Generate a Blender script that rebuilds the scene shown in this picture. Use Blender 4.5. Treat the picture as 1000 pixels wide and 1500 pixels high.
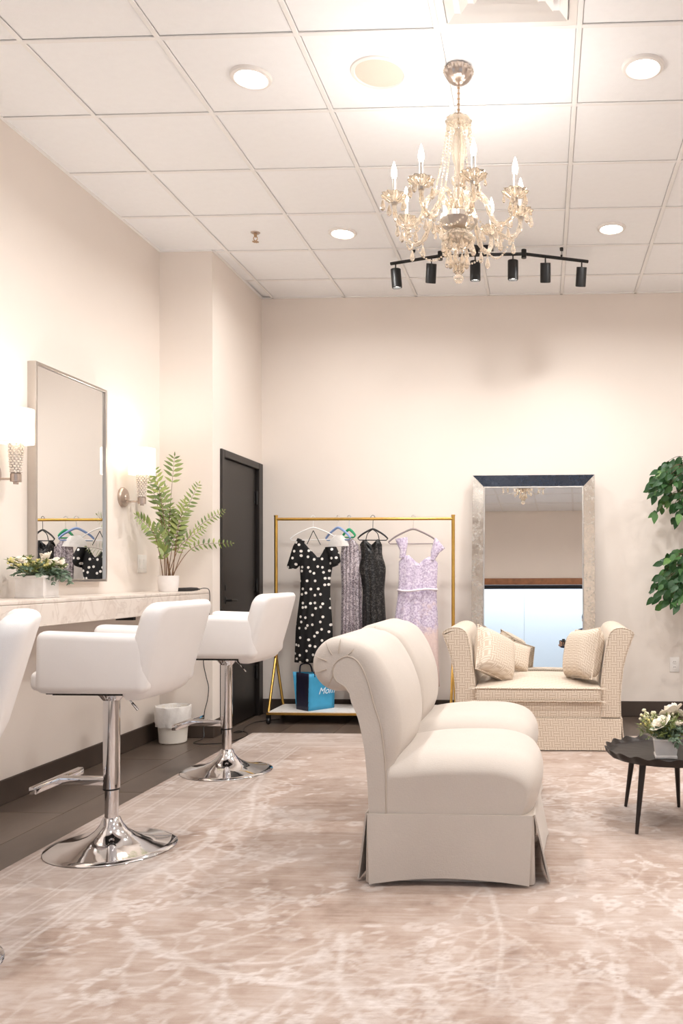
import bpy, bmesh, math, random
import numpy as np
from mathutils import Vector, Matrix, Euler, noise
PI = math.pi
R = math.radians
sc = bpy.context.scene
COL = sc.collection
for o in list(bpy.data.objects):
    bpy.data.objects.remove(o)

# ------------------------------------------------------------------ camera
CAM_H = 1.185
cd = bpy.data.cameras.new('camera'); cam = bpy.data.objects.new('camera', cd); COL.objects.link(cam)
cam.location = (0, 0, CAM_H); cam.rotation_euler = (PI/2, 0, .0447)
cd.sensor_fit = 'VERTICAL'; cd.sensor_height = 36; cd.sensor_width = 24
cd.lens = 1248.6/1500*36
cd.shift_x = -(739.5-500)/1500; cd.shift_y = (840.6-750)/1500
cd.clip_start = .02
sc.camera = cam

# ------------------------------------------------------------------ world, exposure
w = bpy.data.worlds.new('daylight'); sc.world = w; w.use_nodes = True
w.node_tree.nodes['Background'].inputs[0].default_value = (.78, .88, 1, 1)
w.node_tree.nodes['Background'].inputs[1].default_value = .35
vs = sc.view_settings
vs.view_transform = 'Standard'; vs.look = 'None'; vs.exposure = 0.8; vs.gamma = 1; vs.use_curve_mapping = False

# daylight outside the frosted window behind the camera
def area(name, loc, rot, sx, sy, power, col, spread=PI, parent=None, shape='RECTANGLE'):
    l = bpy.data.lights.new(name, 'AREA'); l.shape = shape; l.size = sx; l.size_y = sy
    l.energy = power; l.color = col; l.spread = spread
    o = bpy.data.objects.new(name, l); COL.objects.link(o); o.location = loc; o.rotation_euler = rot
    if parent: o.parent = parent
    return o
area('daylight', (.3, -1.05, 3.3), (R(38), 0, 0), 5.5, .8, 210, (.78, .87, 1))

DOWN_W, SCONCE_W, BULB_W, SPOT_W = 12.5, 3.0, 1.05, 6.5
WARM = (1, .985, .965)

# ------------------------------------------------------------------ material helpers
def new_mat(name):
    m = bpy.data.materials.new(name); m.use_nodes = True
    nt = m.node_tree
    return m, nt, nt.nodes['Principled BSDF']
def N(nt, t, **kw):
    n = nt.nodes.new(t)
    for k, v in kw.items():
        if k.startswith('i_'):
            key = k[2:]
            n.inputs[int(key) if key.isdigit() else key].default_value = v
        else: setattr(n, k, v)
    return n
def L(nt, a, b): nt.links.new(a, b)
def ramp(nt, fac, stops, interp='LINEAR'):
    r = nt.nodes.new('ShaderNodeValToRGB'); r.color_ramp.interpolation = interp
    e = r.color_ramp.elements
    while len(e) < len(stops): e.new(.5)
    for i, (p, c) in enumerate(stops):
        e[i].position = p; e[i].color = (c[0], c[1], c[2], 1) if not isinstance(c, (int, float)) else (c, c, c, 1)
    if fac is not None: L(nt, fac, r.inputs[0])
    return r
def mixc(nt, fac, a, b, blend='MIX'):
    m = nt.nodes.new('ShaderNodeMix'); m.data_type = 'RGBA'; m.blend_type = blend
    for s, v in ((m.inputs[0], fac), (m.inputs[6], a), (m.inputs[7], b)):
        if hasattr(v, 'is_linked'): L(nt, v, s)
        elif isinstance(v, (int, float)): s.default_value = v
        else: s.default_value = (v[0], v[1], v[2], 1)
    return m.outputs[2]
def math_(nt, op, a, b=None, c=None):
    m = nt.nodes.new('ShaderNodeMath'); m.operation = op
    for i, v in enumerate((a, b, c)):
        if v is None: continue
        if hasattr(v, 'is_linked'): L(nt, v, m.inputs[i])
        else: m.inputs[i].default_value = v
    return m.outputs[0]
def srgb(r, g, b):
    f = lambda v: (v/255/12.92) if v/255 <= .04045 else ((v/255+.055)/1.055)**2.4
    return (f(r), f(g), f(b))
def coords(nt, kind='Object', scale=(1, 1, 1), rot=(0, 0, 0)):
    tc = N(nt, 'ShaderNodeTexCoord'); mp = N(nt, 'ShaderNodeMapping')
    mp.inputs['Scale'].default_value = scale; mp.inputs['Rotation'].default_value = rot
    L(nt, tc.outputs[kind], mp.inputs[0]); return mp.outputs[0]
def bump(nt, b, h, strength, dist=.01):
    n = N(nt, 'ShaderNodeBump'); n.inputs['Strength'].default_value = strength; n.inputs['Distance'].default_value = dist
    L(nt, h, n.inputs['Height']); L(nt, n.outputs[0], b.inputs['Normal'])
def simple(name, col, rough=.5, metal=0, var=.06, scale=8, bmp=0, bscale=200, spec=.5, coat=0, sheen=0):
    m, nt, b = new_mat(name)
    v = coords(nt)
    n = N(nt, 'ShaderNodeTexNoise', i_Scale=scale, i_Detail=4.0); L(nt, v, n.inputs['Vector'])
    c0 = tuple(max(0, x*(1-var)) for x in col); c1 = tuple(min(1, x*(1+var)) for x in col)
    r = ramp(nt, n.outputs['Fac'], [(.3, c0), (.7, c1)])
    L(nt, r.outputs[0], b.inputs['Base Color'])
    b.inputs['Roughness'].default_value = rough; b.inputs['Metallic'].default_value = metal
    b.inputs['Specular IOR Level'].default_value = spec
    b.inputs['Coat Weight'].default_value = coat; b.inputs['Sheen Weight'].default_value = sheen
    if bmp:
        n2 = N(nt, 'ShaderNodeTexNoise', i_Scale=bscale, i_Detail=3.0); L(nt, v, n2.inputs['Vector'])
        bump(nt, b, n2.outputs['Fac'], bmp, .004)
    return m
def emis(name, col, s):
    m, nt, b = new_mat(name)
    b.inputs['Base Color'].default_value = (*col, 1); b.inputs['Emission Color'].default_value = (*col, 1)
    b.inputs['Emission Strength'].default_value = s; b.inputs['Roughness'].default_value = .4
    return m

M = {}
M['wall'] = simple('painted_wall', srgb(239, 229, 220), .75, var=.012, scale=2, bmp=.12, bscale=160)
M['ceil'] = simple('ceiling_tile', srgb(251, 251, 252), .9, var=.012, scale=25, bmp=.25, bscale=260)
M['grid'] = simple('ceiling_grid', srgb(247, 245, 243), .6, var=.01)
M['white_plastic'] = simple('white_plastic', srgb(240, 235, 230), .4, var=.01)
M['base'] = simple('rubber_baseboard', srgb(70, 58, 50), .5, var=.05)
M['door'] = simple('black_door_paint', srgb(29, 24, 21), .38, var=.06, scale=60, bmp=.08, bscale=300)
M['black'] = simple('black_metal', srgb(17, 16, 16), .42, metal=.0, var=.08)
M['black_plastic'] = simple('black_plastic', srgb(24, 23, 24), .35, var=.05)
M['chrome'] = simple('chrome', (.80, .80, .82), .06, 1, var=.01)
M['nickel'] = simple('brushed_nickel', srgb(190, 176, 166), .28, 1, var=.05, scale=60)
M['silver_frame'] = simple('silver_frame', srgb(196, 190, 184), .3, 1, var=.05)
M['gold'] = simple('brushed_gold', srgb(214, 172, 92), .28, 1, var=.05, scale=40)
M['leather'] = simple('white_leather', srgb(244, 240, 238), .42, var=.012, bmp=.08, bscale=350)
M['bronze'] = simple('dark_bronze', srgb(44, 37, 34), .4, .35, var=.12, scale=20)
M['pot'] = simple('white_ceramic', srgb(236, 230, 226), .4, var=.03, scale=30)
M['box'] = simple('white_wood_box', srgb(232, 226, 222), .55, var=.03, scale=40)
M['liner'] = simple('bin_liner', srgb(236, 232, 228), .35, var=.03, scale=30, bmp=.6, bscale=45)
M['bin'] = simple('bin_plastic', srgb(232, 226, 216), .4, var=.02)
M['blue_plastic'] = simple('blue_plastic', srgb(140, 166, 214), .35)
M['green_plastic'] = simple('green_plastic', srgb(44, 160, 104), .35)
M['gray_plastic'] = simple('grey_velvet', srgb(150, 138, 138), .6)
M['white_wire'] = simple('white_plastic_hanger', srgb(246, 244, 242), .35, var=.01)
M['stem'] = simple('brown_stem', srgb(120, 88, 60), .7, var=.25, scale=60)
M['trunk'] = simple('bark', srgb(96, 74, 56), .8, var=.25, scale=40, bmp=.5, bscale=80)
M['soil'] = simple('moss', srgb(60, 60, 36), .9, var=.3, scale=80, bmp=.8, bscale=90)
M['wood'] = simple('stained_wood', srgb(150, 96, 58), .45, var=.2, scale=14)
M['shade_black'] = simple('black_shade_fabric', srgb(20, 24, 30), .7)
M['bag_teal'] = simple('turquoise_bag', srgb(62, 158, 200), .55, var=.05, scale=20, bmp=.3, bscale=20)
M['bag_navy'] = simple('navy_bag', srgb(28, 26, 52), .55, var=.08, scale=20, bmp=.3, bscale=20)
M['letter'] = simple('white_print', srgb(225, 238, 246), .6, var=.01)
M['petal'] = simple('cream_petal', srgb(250, 240, 224), .6, var=.03, scale=40)
M['petal_y'] = simple('yellow_bud', srgb(226, 214, 140), .6, var=.12, scale=60)
M['petal_w'] = simple('ivory_bud', srgb(238, 232, 200), .6, var=.08, scale=60)
M['brass'] = simple('brass', srgb(190, 160, 130), .3, 1)
M['outlet_slot'] = simple('dark_slot', srgb(70, 62, 58), .5)  # flat dark colour of the outlet slots
M['denim'] = simple('navy_shirt', srgb(38, 46, 78), .8, var=.1, scale=30)
M['skin'] = simple('skin', srgb(198, 152, 124), .55, var=.04)
M['hair'] = simple('dark_hair', srgb(40, 30, 26), .6, var=.2, scale=60)
M['trousers'] = simple('dark_trousers', srgb(40, 40, 48), .8, var=.1, scale=30)

def leafmat(name, a, b, c=None):
    m, nt, bs = new_mat(name)
    oi = N(nt, 'ShaderNodeObjectInfo')
    tc = N(nt, 'ShaderNodeTexCoord')
    n = N(nt, 'ShaderNodeTexNoise', i_Scale=18.0); L(nt, tc.outputs['Object'], n.inputs['Vector'])
    f = math_(nt, 'ADD', math_(nt, 'MULTIPLY', oi.outputs['Random'], .75), math_(nt, 'MULTIPLY', n.outputs['Fac'], .25))
    stops = [(.1, a), (.8, b)] + ([(.98, c)] if c else [])
    r = ramp(nt, f, stops); L(nt, r.outputs[0], bs.inputs['Base Color'])
    bs.inputs['Roughness'].default_value = .42
    tr = N(nt, 'ShaderNodeBsdfTranslucent'); L(nt, r.outputs[0], tr.inputs[0])
    mx = N(nt, 'ShaderNodeMixShader', i_0=.25); L(nt, bs.outputs[0], mx.inputs[1]); L(nt, tr.outputs[0], mx.inputs[2])
    L(nt, mx.outputs[0], nt.nodes['Material Output'].inputs[0])
    return m
M['fern'] = leafmat('fern_leaf', srgb(86, 108, 52), srgb(146, 158, 82), srgb(190, 192, 112))
M['ficus'] = leafmat('ficus_leaf', srgb(36, 76, 38), srgb(84, 128, 66), srgb(156, 182, 104))
M['sage'] = leafmat('sage_leaf', srgb(86, 112, 92), srgb(140, 160, 136))
M['herb'] = leafmat('green_sprig', srgb(78, 96, 52), srgb(140, 150, 86))

def fabric(name, col, weave=900, var=.04, rough=.85):
    m, nt, b = new_mat(name); v = coords(nt)
    n = N(nt, 'ShaderNodeTexNoise', i_Scale=6.0, i_Detail=3.0); L(nt, v, n.inputs['Vector'])
    v2 = coords(nt, scale=(1, 1, .25)); n2 = N(nt, 'ShaderNodeTexNoise', i_Scale=weave*.5, i_Detail=2.0); L(nt, v2, n2.inputs['Vector'])
    v3 = coords(nt, scale=(.2, .2, 1)); n3 = N(nt, 'ShaderNodeTexNoise', i_Scale=weave*.5, i_Detail=2.0); L(nt, v3, n3.inputs['Vector'])
    s = math_(nt, 'ADD', n2.outputs['Fac'], n3.outputs['Fac'])
    c = mixc(nt, math_(nt, 'MULTIPLY', s, .5), tuple(x*.84 for x in col), tuple(min(1, x*1.14) for x in col))
    c = mixc(nt, .5, c, ramp(nt, n.outputs['Fac'], [(.3, tuple(x*(1-var) for x in col)), (.7, tuple(min(1, x*(1+var)) for x in col))]).outputs[0])
    L(nt, c, b.inputs['Base Color']); b.inputs['Roughness'].default_value = rough; b.inputs['Sheen Weight'].default_value = .15
    bump(nt, b, s, .25, .002)
    return m
M['linen'] = fabric('oatmeal_linen', srgb(203, 192, 182))
M['piping'] = fabric('linen_piping', srgb(190, 176, 162))

def key_fabric(name, light, dark):
    # woven fabric with short interlocking bars, alternately upright and level
    m, nt, b = new_mat(name)
    tc = N(nt, 'ShaderNodeTexCoord'); sp = N(nt, 'ShaderNodeSeparateXYZ'); L(nt, tc.outputs['Object'], sp.inputs[0])
    u = math_(nt, 'ADD', sp.outputs[0], math_(nt, 'MULTIPLY', sp.outputs[1], 1.0)); vv = math_(nt, 'ADD', sp.outputs[2], math_(nt, 'MULTIPLY', sp.outputs[1], .55))
    P = 1/.036
    fu = math_(nt, 'FRACT', math_(nt, 'MULTIPLY', u, P)); fv = math_(nt, 'FRACT', math_(nt, 'MULTIPLY', vv, P))
    cu = math_(nt, 'FLOOR', math_(nt, 'MULTIPLY', u, P)); cv = math_(nt, 'FLOOR', math_(nt, 'MULTIPLY', vv, P))
    par = math_(nt, 'PINGPONG', math_(nt, 'ADD', cu, cv), 1)
    line = lambda f: math_(nt, 'GREATER_THAN', math_(nt, 'PINGPONG', math_(nt, 'MULTIPLY', f, 2), .5), .26)
    a = line(fu); c = line(fv)
    f = math_(nt, 'ADD', math_(nt, 'MULTIPLY', a, par), math_(nt, 'MULTIPLY', c, math_(nt, 'SUBTRACT', 1, par)))
    col = mixc(nt, f, dark, light)
    n = N(nt, 'ShaderNodeTexNoise', i_Scale=300.0); L(nt, tc.outputs['Object'], n.inputs['Vector'])
    col = mixc(nt, .2, col, mixc(nt, n.outputs['Fac'], dark, light))
    L(nt, col, b.inputs['Base Color']); b.inputs['Roughness'].default_value = .85; b.inputs['Sheen Weight'].default_value = .15
    bump(nt, b, f, .25, .003)
    return m
M['key'] = key_fabric('greek_key_fabric', srgb(226, 213, 198), srgb(198, 179, 158))

def marble(name, lo, hi, vein, scale=3.0):
    m, nt, b = new_mat(name); v = coords(nt)
    n = N(nt, 'ShaderNodeTexNoise', i_Scale=scale, i_Detail=8.0, i_Roughness=.62, i_Distortion=.8); L(nt, v, n.inputs['Vector'])
    r = ramp(nt, n.outputs['Fac'], [(.3, lo), (.5, hi), (.7, hi)])
    n2 = N(nt, 'ShaderNodeTexNoise', i_Scale=scale*1.7, i_Detail=6.0, i_Distortion=1.2); L(nt, v, n2.inputs['Vector'])
    vn = ramp(nt, n2.outputs['Fac'], [(.46, 0), (.5, 1), (.54, 0)])
    c = mixc(nt, math_(nt, 'MULTIPLY', vn.outputs[0], .35), r.outputs[0], vein)
    L(nt, c, b.inputs['Base Color']); b.inputs['Roughness'].default_value = .3
    return m
M['marble'] = marble('beige_marble', srgb(212, 196, 184), srgb(232, 221, 211), srgb(186, 168, 154))
M['marble_white'] = marble('white_marble', srgb(226, 220, 214), srgb(242, 238, 234), srgb(205, 200, 196))

def floor_mat():
    m, nt, b = new_mat('grey_brown_plank'); v = coords(nt, scale=(1, .35, 1))
    oi = N(nt, 'ShaderNodeObjectInfo')
    n = N(nt, 'ShaderNodeTexNoise', i_Scale=4.0, i_Detail=6.0, i_Roughness=.6); L(nt, v, n.inputs['Vector'])
    f = math_(nt, 'ADD', math_(nt, 'MULTIPLY', n.outputs['Fac'], .8), math_(nt, 'MULTIPLY', oi.outputs['Random'], .2))
    r = ramp(nt, f, [(.25, srgb(74, 62, 55)), (.55, srgb(100, 86, 76)), (.8, srgb(122, 107, 96))])
    L(nt, r.outputs[0], b.inputs['Base Color']); b.inputs['Roughness'].default_value = .3
    return m
M['floor'] = floor_mat()

RX0, RX1, RY0, RY1 = -2.14, 2.3, .25, 6.2
def rug_mat():
    m, nt, b = new_mat('distressed_floral_rug')
    tc = N(nt, 'ShaderNodeTexCoord'); P = tc.outputs['Object']
    def mapped(s, o=(0, 0, 0)):
        mp = N(nt, 'ShaderNodeMapping'); mp.inputs['Scale'].default_value = s; mp.inputs['Location'].default_value = o
        L(nt, P, mp.inputs[0]); return mp.outputs[0]
    def nz(vec, s, d=4.0, r=.55, dist=0.0):
        n = N(nt, 'ShaderNodeTexNoise', i_Scale=s, i_Detail=d, i_Roughness=r, i_Distortion=dist); L(nt, vec, n.inputs['Vector']); return n
    # warped coordinates so that nothing runs straight
    wn = nz(P, 2.2, 3.0)
    wv = N(nt, 'ShaderNodeVectorMath', operation='MULTIPLY_ADD'); L(nt, wn.outputs['Color'], wv.inputs[0]); wv.inputs[1].default_value = (.5, .5, .5); L(nt, P, wv.inputs[2])
    W = wv.outputs[0]
    big = nz(mapped((1, 1.3, 1)), 1.5, 5.0, .6)
    streak = nz(mapped((5, 40, 1)), 1.0, 3.0, .6)         # worn pile in short cross streaks
    med = nz(P, 7.0, 5.0, .65)
    f = math_(nt, 'ADD', math_(nt, 'ADD', math_(nt, 'MULTIPLY', big.outputs['Fac'], .5), math_(nt, 'MULTIPLY', med.outputs['Fac'], .35)), math_(nt, 'MULTIPLY', streak.outputs['Fac'], .26))
    ground = ramp(nt, f, [(.40, srgb(142, 119, 106)), (.50, srgb(168, 146, 132)), (.61, srgb(184, 166, 155)), (.74, srgb(196, 184, 177))]).outputs[0]
    light = srgb(213, 204, 199)
    # woven vines and blossoms, worn away in places
    at = N(nt, 'ShaderNodeAttribute', attribute_name='vines'); sa_ = N(nt, 'ShaderNodeSeparateColor'); L(nt, at.outputs['Color'], sa_.inputs[0])
    wear = ramp(nt, nz(P, 3.1, 4.0, .6).outputs['Fac'], [(.34, .12), (.6, 1)]).outputs[0]
    wear2 = ramp(nt, nz(mapped((4, 22, 1)), 1.6, 3.0, .6).outputs['Fac'], [(.3, .25), (.65, 1)]).outputs[0]
    grain = ramp(nt, nz(mapped((30, 90, 1)), 1.0, 3.0, .7).outputs['Fac'], [(.3, .45), (.6, 1)]).outputs[0]
    col = mixc(nt, math_(nt, 'MULTIPLY', math_(nt, 'MULTIPLY', sa_.outputs[0], wear2), math_(nt, 'MULTIPLY', grain, .85)), ground, light)
    col = mixc(nt, math_(nt, 'MULTIPLY', math_(nt, 'MULTIPLY', sa_.outputs[1], wear), math_(nt, 'MULTIPLY', grain, .75)), col, light)
    col = mixc(nt, math_(nt, 'MULTIPLY', math_(nt, 'MULTIPLY', sa_.outputs[2], wear), .30), col, srgb(150, 124, 112))
    # border: fine lines parallel to the edges
    sp = N(nt, 'ShaderNodeSeparateXYZ'); L(nt, P, sp.inputs[0])
    hx, hy = (RX1-RX0)/2, (RY1-RY0)/2
    ex = math_(nt, 'SUBTRACT', hx, math_(nt, 'ABSOLUTE', sp.outputs[0])); ey = math_(nt, 'SUBTRACT', hy, math_(nt, 'ABSOLUTE', sp.outputs[1]))
    e = math_(nt, 'MINIMUM', ex, ey)
    lines = None
    for d, wd in ((.035, .006), (.06, .006), (.16, .006), (.19, .006), (.33, .005), (.36, .005), (.47, .006), (.5, .006)):
        l = math_(nt, 'LESS_THAN', math_(nt, 'ABSOLUTE', math_(nt, 'SUBTRACT', e, d)), wd)
        lines = l if lines is None else math_(nt, 'MAXIMUM', lines, l)
    col = mixc(nt, math_(nt, 'MULTIPLY', math_(nt, 'MULTIPLY', lines, wear2), .5), col, light)
    inb = math_(nt, 'LESS_THAN', e, .5)
    col = mixc(nt, math_(nt, 'MULTIPLY', inb, .18), col, light)
    L(nt, col, b.inputs['Base Color']); b.inputs['Roughness'].default_value = .95; b.inputs['Sheen Weight'].default_value = .1
    bump(nt, b, nz(P, 260.0, 2.0).outputs['Fac'], .3, .004)
    return m
M['rug'] = rug_mat()

def mirror_mat(name, col, rough, antique=0):
    m, nt, b = new_mat(name); v = coords(nt)
    b.inputs['Metallic'].default_value = 1; b.inputs['Roughness'].default_value = rough
    b.inputs['Base Color'].default_value = (*col, 1)
    if antique:
        n = N(nt, 'ShaderNodeTexNoise', i_Scale=55.0, i_Detail=6.0, i_Roughness=.7); L(nt, v, n.inputs['Vector'])
        n2 = N(nt, 'ShaderNodeTexNoise', i_Scale=6.0, i_Detail=4.0); L(nt, v, n2.inputs['Vector'])
        f = math_(nt, 'ADD', math_(nt, 'MULTIPLY', n.outputs['Fac'], .6), math_(nt, 'MULTIPLY', n2.outputs['Fac'], .4))
        r = ramp(nt, f, [(.35, tuple(x*.72 for x in col)), (.62, col)]); L(nt, r.outputs[0], b.inputs['Base Color'])
        r2 = ramp(nt, f, [(.38, .38), (.6, rough)]); L(nt, r2.outputs[0], b.inputs['Roughness'])
    else:
        n = N(nt, 'ShaderNodeTexNoise', i_Scale=1.5); L(nt, v, n.inputs['Vector'])
        r = ramp(nt, n.outputs['Fac'], [(.3, tuple(x*.995 for x in col)), (.7, col)]); L(nt, r.outputs[0], b.inputs['Base Color'])
    return m
M['mirror'] = mirror_mat('mirror_glass', (.86, .86, .85), .0)
M['reflect_tint'] = mirror_mat('reflection_tinted_mirror', srgb(92, 104, 124), .1, 1)  # dark blue base colour painted in to stand for a dark reflection
M['antique'] = mirror_mat('antiqued_mirror', (.74, .69, .63), .12, 1)

def glass(name, col, rough=.03, trans=1.0):
    m, nt, b = new_mat(name)
    v = coords(nt); n = N(nt, 'ShaderNodeTexNoise', i_Scale=40.0); L(nt, v, n.inputs['Vector'])
    r = ramp(nt, n.outputs['Fac'], [(.3, tuple(x*.96 for x in col)), (.7, col)]); L(nt, r.outputs[0], b.inputs['Base Color'])
    b.inputs['Roughness'].default_value = rough; b.inputs['Transmission Weight'].default_value = trans; b.inputs['IOR'].default_value = 1.5
    return m
M['crystal'] = glass('champagne_crystal', (1, .89, .75), .03, .82)
M['bead'] = simple('bead_glass', (.90, .80, .71), .18, var=.1, scale=300, spec=.9)
M['crystal_c'] = glass('clear_crystal', (1, .97, .93), .02, .9)

def shade_mat():
    m, nt, b = new_mat('lamp_shade_linen')
    b.inputs['Base Color'].default_value = (.93, .9, .85, 1); b.inputs['Roughness'].default_value = .9
    tr = N(nt, 'ShaderNodeBsdfTranslucent'); v = coords(nt)
    n = N(nt, 'ShaderNodeTexNoise', i_Scale=250.0); L(nt, v, n.inputs['Vector'])
    r = ramp(nt, n.outputs['Fac'], [(.3, (.9, .86, .8)), (.7, (.96, .93, .88))]); L(nt, r.outputs[0], tr.inputs[0]); L(nt, r.outputs[0], b.inputs['Base Color'])
    mx = N(nt, 'ShaderNodeMixShader', i_0=.6); L(nt, b.outputs[0], mx.inputs[1]); L(nt, tr.outputs[0], mx.inputs[2])
    L(nt, mx.outputs[0], nt.nodes['Material Output'].inputs[0]); return m
M['shade'] = shade_mat()
def frosted_mat():
    m, nt, b = new_mat('frosted_glass')
    tr = N(nt, 'ShaderNodeBsdfTranslucent'); v = coords(nt)
    n = N(nt, 'ShaderNodeTexNoise', i_Scale=120.0); L(nt, v, n.inputs['Vector'])
    r = ramp(nt, n.outputs['Fac'], [(.3, (.90, .94, .96)), (.7, (.95, .97, .99))]); L(nt, r.outputs[0], tr.inputs[0])
    b.inputs['Base Color'].default_value = (.85, .9, .93, 1); b.inputs['Roughness'].default_value = .4
    mx = N(nt, 'ShaderNodeMixShader', i_0=.85); L(nt, b.outputs[0], mx.inputs[1]); L(nt, tr.outputs[0], mx.inputs[2])
    L(nt, mx.outputs[0], nt.nodes['Material Output'].inputs[0]); return m
M['frosted'] = frosted_mat()
M['bulb'] = emis('lit_bulb', (1, .86, .68), 14)
M['lens'] = emis('lit_lens', (1, .93, .84), 9)
M['spot_lens'] = emis('lit_spot', (1, .95, .88), 9)

def polka_mat():
    m, nt, b = new_mat('polka_dot_cloth')
    tc = N(nt, 'ShaderNodeTexCoord'); sp = N(nt, 'ShaderNodeSeparateXYZ'); L(nt, tc.outputs['Object'], sp.inputs[0])
    cb = N(nt, 'ShaderNodeCombineXYZ'); L(nt, sp.outputs[0], cb.inputs[0]); L(nt, sp.outputs[2], cb.inputs[1])
    vo = N(nt, 'ShaderNodeTexVoronoi', i_Scale=17.0, i_Randomness=.75); vo.voronoi_dimensions = '2D'; L(nt, cb.outputs[0], vo.inputs['Vector'])
    r = ramp(nt, vo.outputs['Distance'], [(.17, srgb(240, 236, 230)), (.195, srgb(12, 11, 13))])
    L(nt, r.outputs[0], b.inputs['Base Color']); b.inputs['Roughness'].default_value = .8
    return m
M['polka'] = polka_mat()
def sequin_mat(name, a, bcol, c, scale=150, metal=.7, rough=.28):
    m, nt, b = new_mat(name)
    tc = N(nt, 'ShaderNodeTexCoord')
    vo = N(nt, 'ShaderNodeTexVoronoi', i_Scale=float(scale)); L(nt, tc.outputs['Object'], vo.inputs['Vector'])
    s = N(nt, 'ShaderNodeSeparateColor'); L(nt, vo.outputs['Color'], s.inputs[0])
    n = N(nt, 'ShaderNodeTexNoise', i_Scale=9.0, i_Detail=4.0); L(nt, tc.outputs['Object'], n.inputs['Vector'])
    f = math_(nt, 'ADD', math_(nt, 'MULTIPLY', s.outputs[0], .6), math_(nt, 'MULTIPLY', n.outputs['Fac'], .5))
    r = ramp(nt, f, [(.3, a), (.6, bcol), (.92, c)]); L(nt, r.outputs[0], b.inputs['Base Color'])
    b.inputs['Metallic'].default_value = metal; b.inputs['Roughness'].default_value = rough
    bump(nt, b, s.outputs[1], .8, .006); return m
M['seq_silver'] = sequin_mat('silver_sequins', srgb(120, 110, 116), srgb(190, 180, 186), srgb(236, 228, 232), 140, .55, .3)
M['seq_black'] = sequin_mat('black_sequins', srgb(5, 5, 6), srgb(9, 9, 9), srgb(84, 80, 78), 110, .0, .3)
def lace_mat():
    m, nt, b = new_mat('lavender_lace')
    tc = N(nt, 'ShaderNodeTexCoord')
    n = N(nt, 'ShaderNodeTexNoise', i_Scale=70.0, i_Detail=4.0, i_Roughness=.7); L(nt, tc.outputs['Object'], n.inputs['Vector'])
    lace = ramp(nt, n.outputs['Fac'], [(.38, srgb(172, 154, 182)), (.5, srgb(206, 192, 216)), (.66, srgb(238, 230, 240))]).outputs[0]
    sp = N(nt, 'ShaderNodeSeparateXYZ'); L(nt, tc.outputs['Object'], sp.inputs[0])
    n2 = N(nt, 'ShaderNodeTexNoise', i_Scale=11.0, i_Detail=4.0); L(nt, tc.outputs['Object'], n2.inputs['Vector'])
    h = math_(nt, 'ADD', sp.outputs[2], math_(nt, 'MULTIPLY', math_(nt, 'SUBTRACT', n2.outputs['Fac'], .5), .9))
    k = ramp(nt, h, [(.36, 1), (.58, 0)]).outputs[0]      # the net shows between the lace towards the hem
    h2 = math_(nt, 'MULTIPLY', k, .85)
    c = mixc(nt, h2, lace, srgb(232, 206, 196)); L(nt, c, b.inputs['Base Color']); b.inputs['Roughness'].default_value = .6
    b.inputs['Sheen Weight'].default_value = .3
    bump(nt, b, n.outputs['Fac'], .6, .004); return m
M['lace'] = lace_mat()
M['band'] = simple('dress_belt', srgb(240, 230, 238), .4, var=.08, scale=120)

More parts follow.
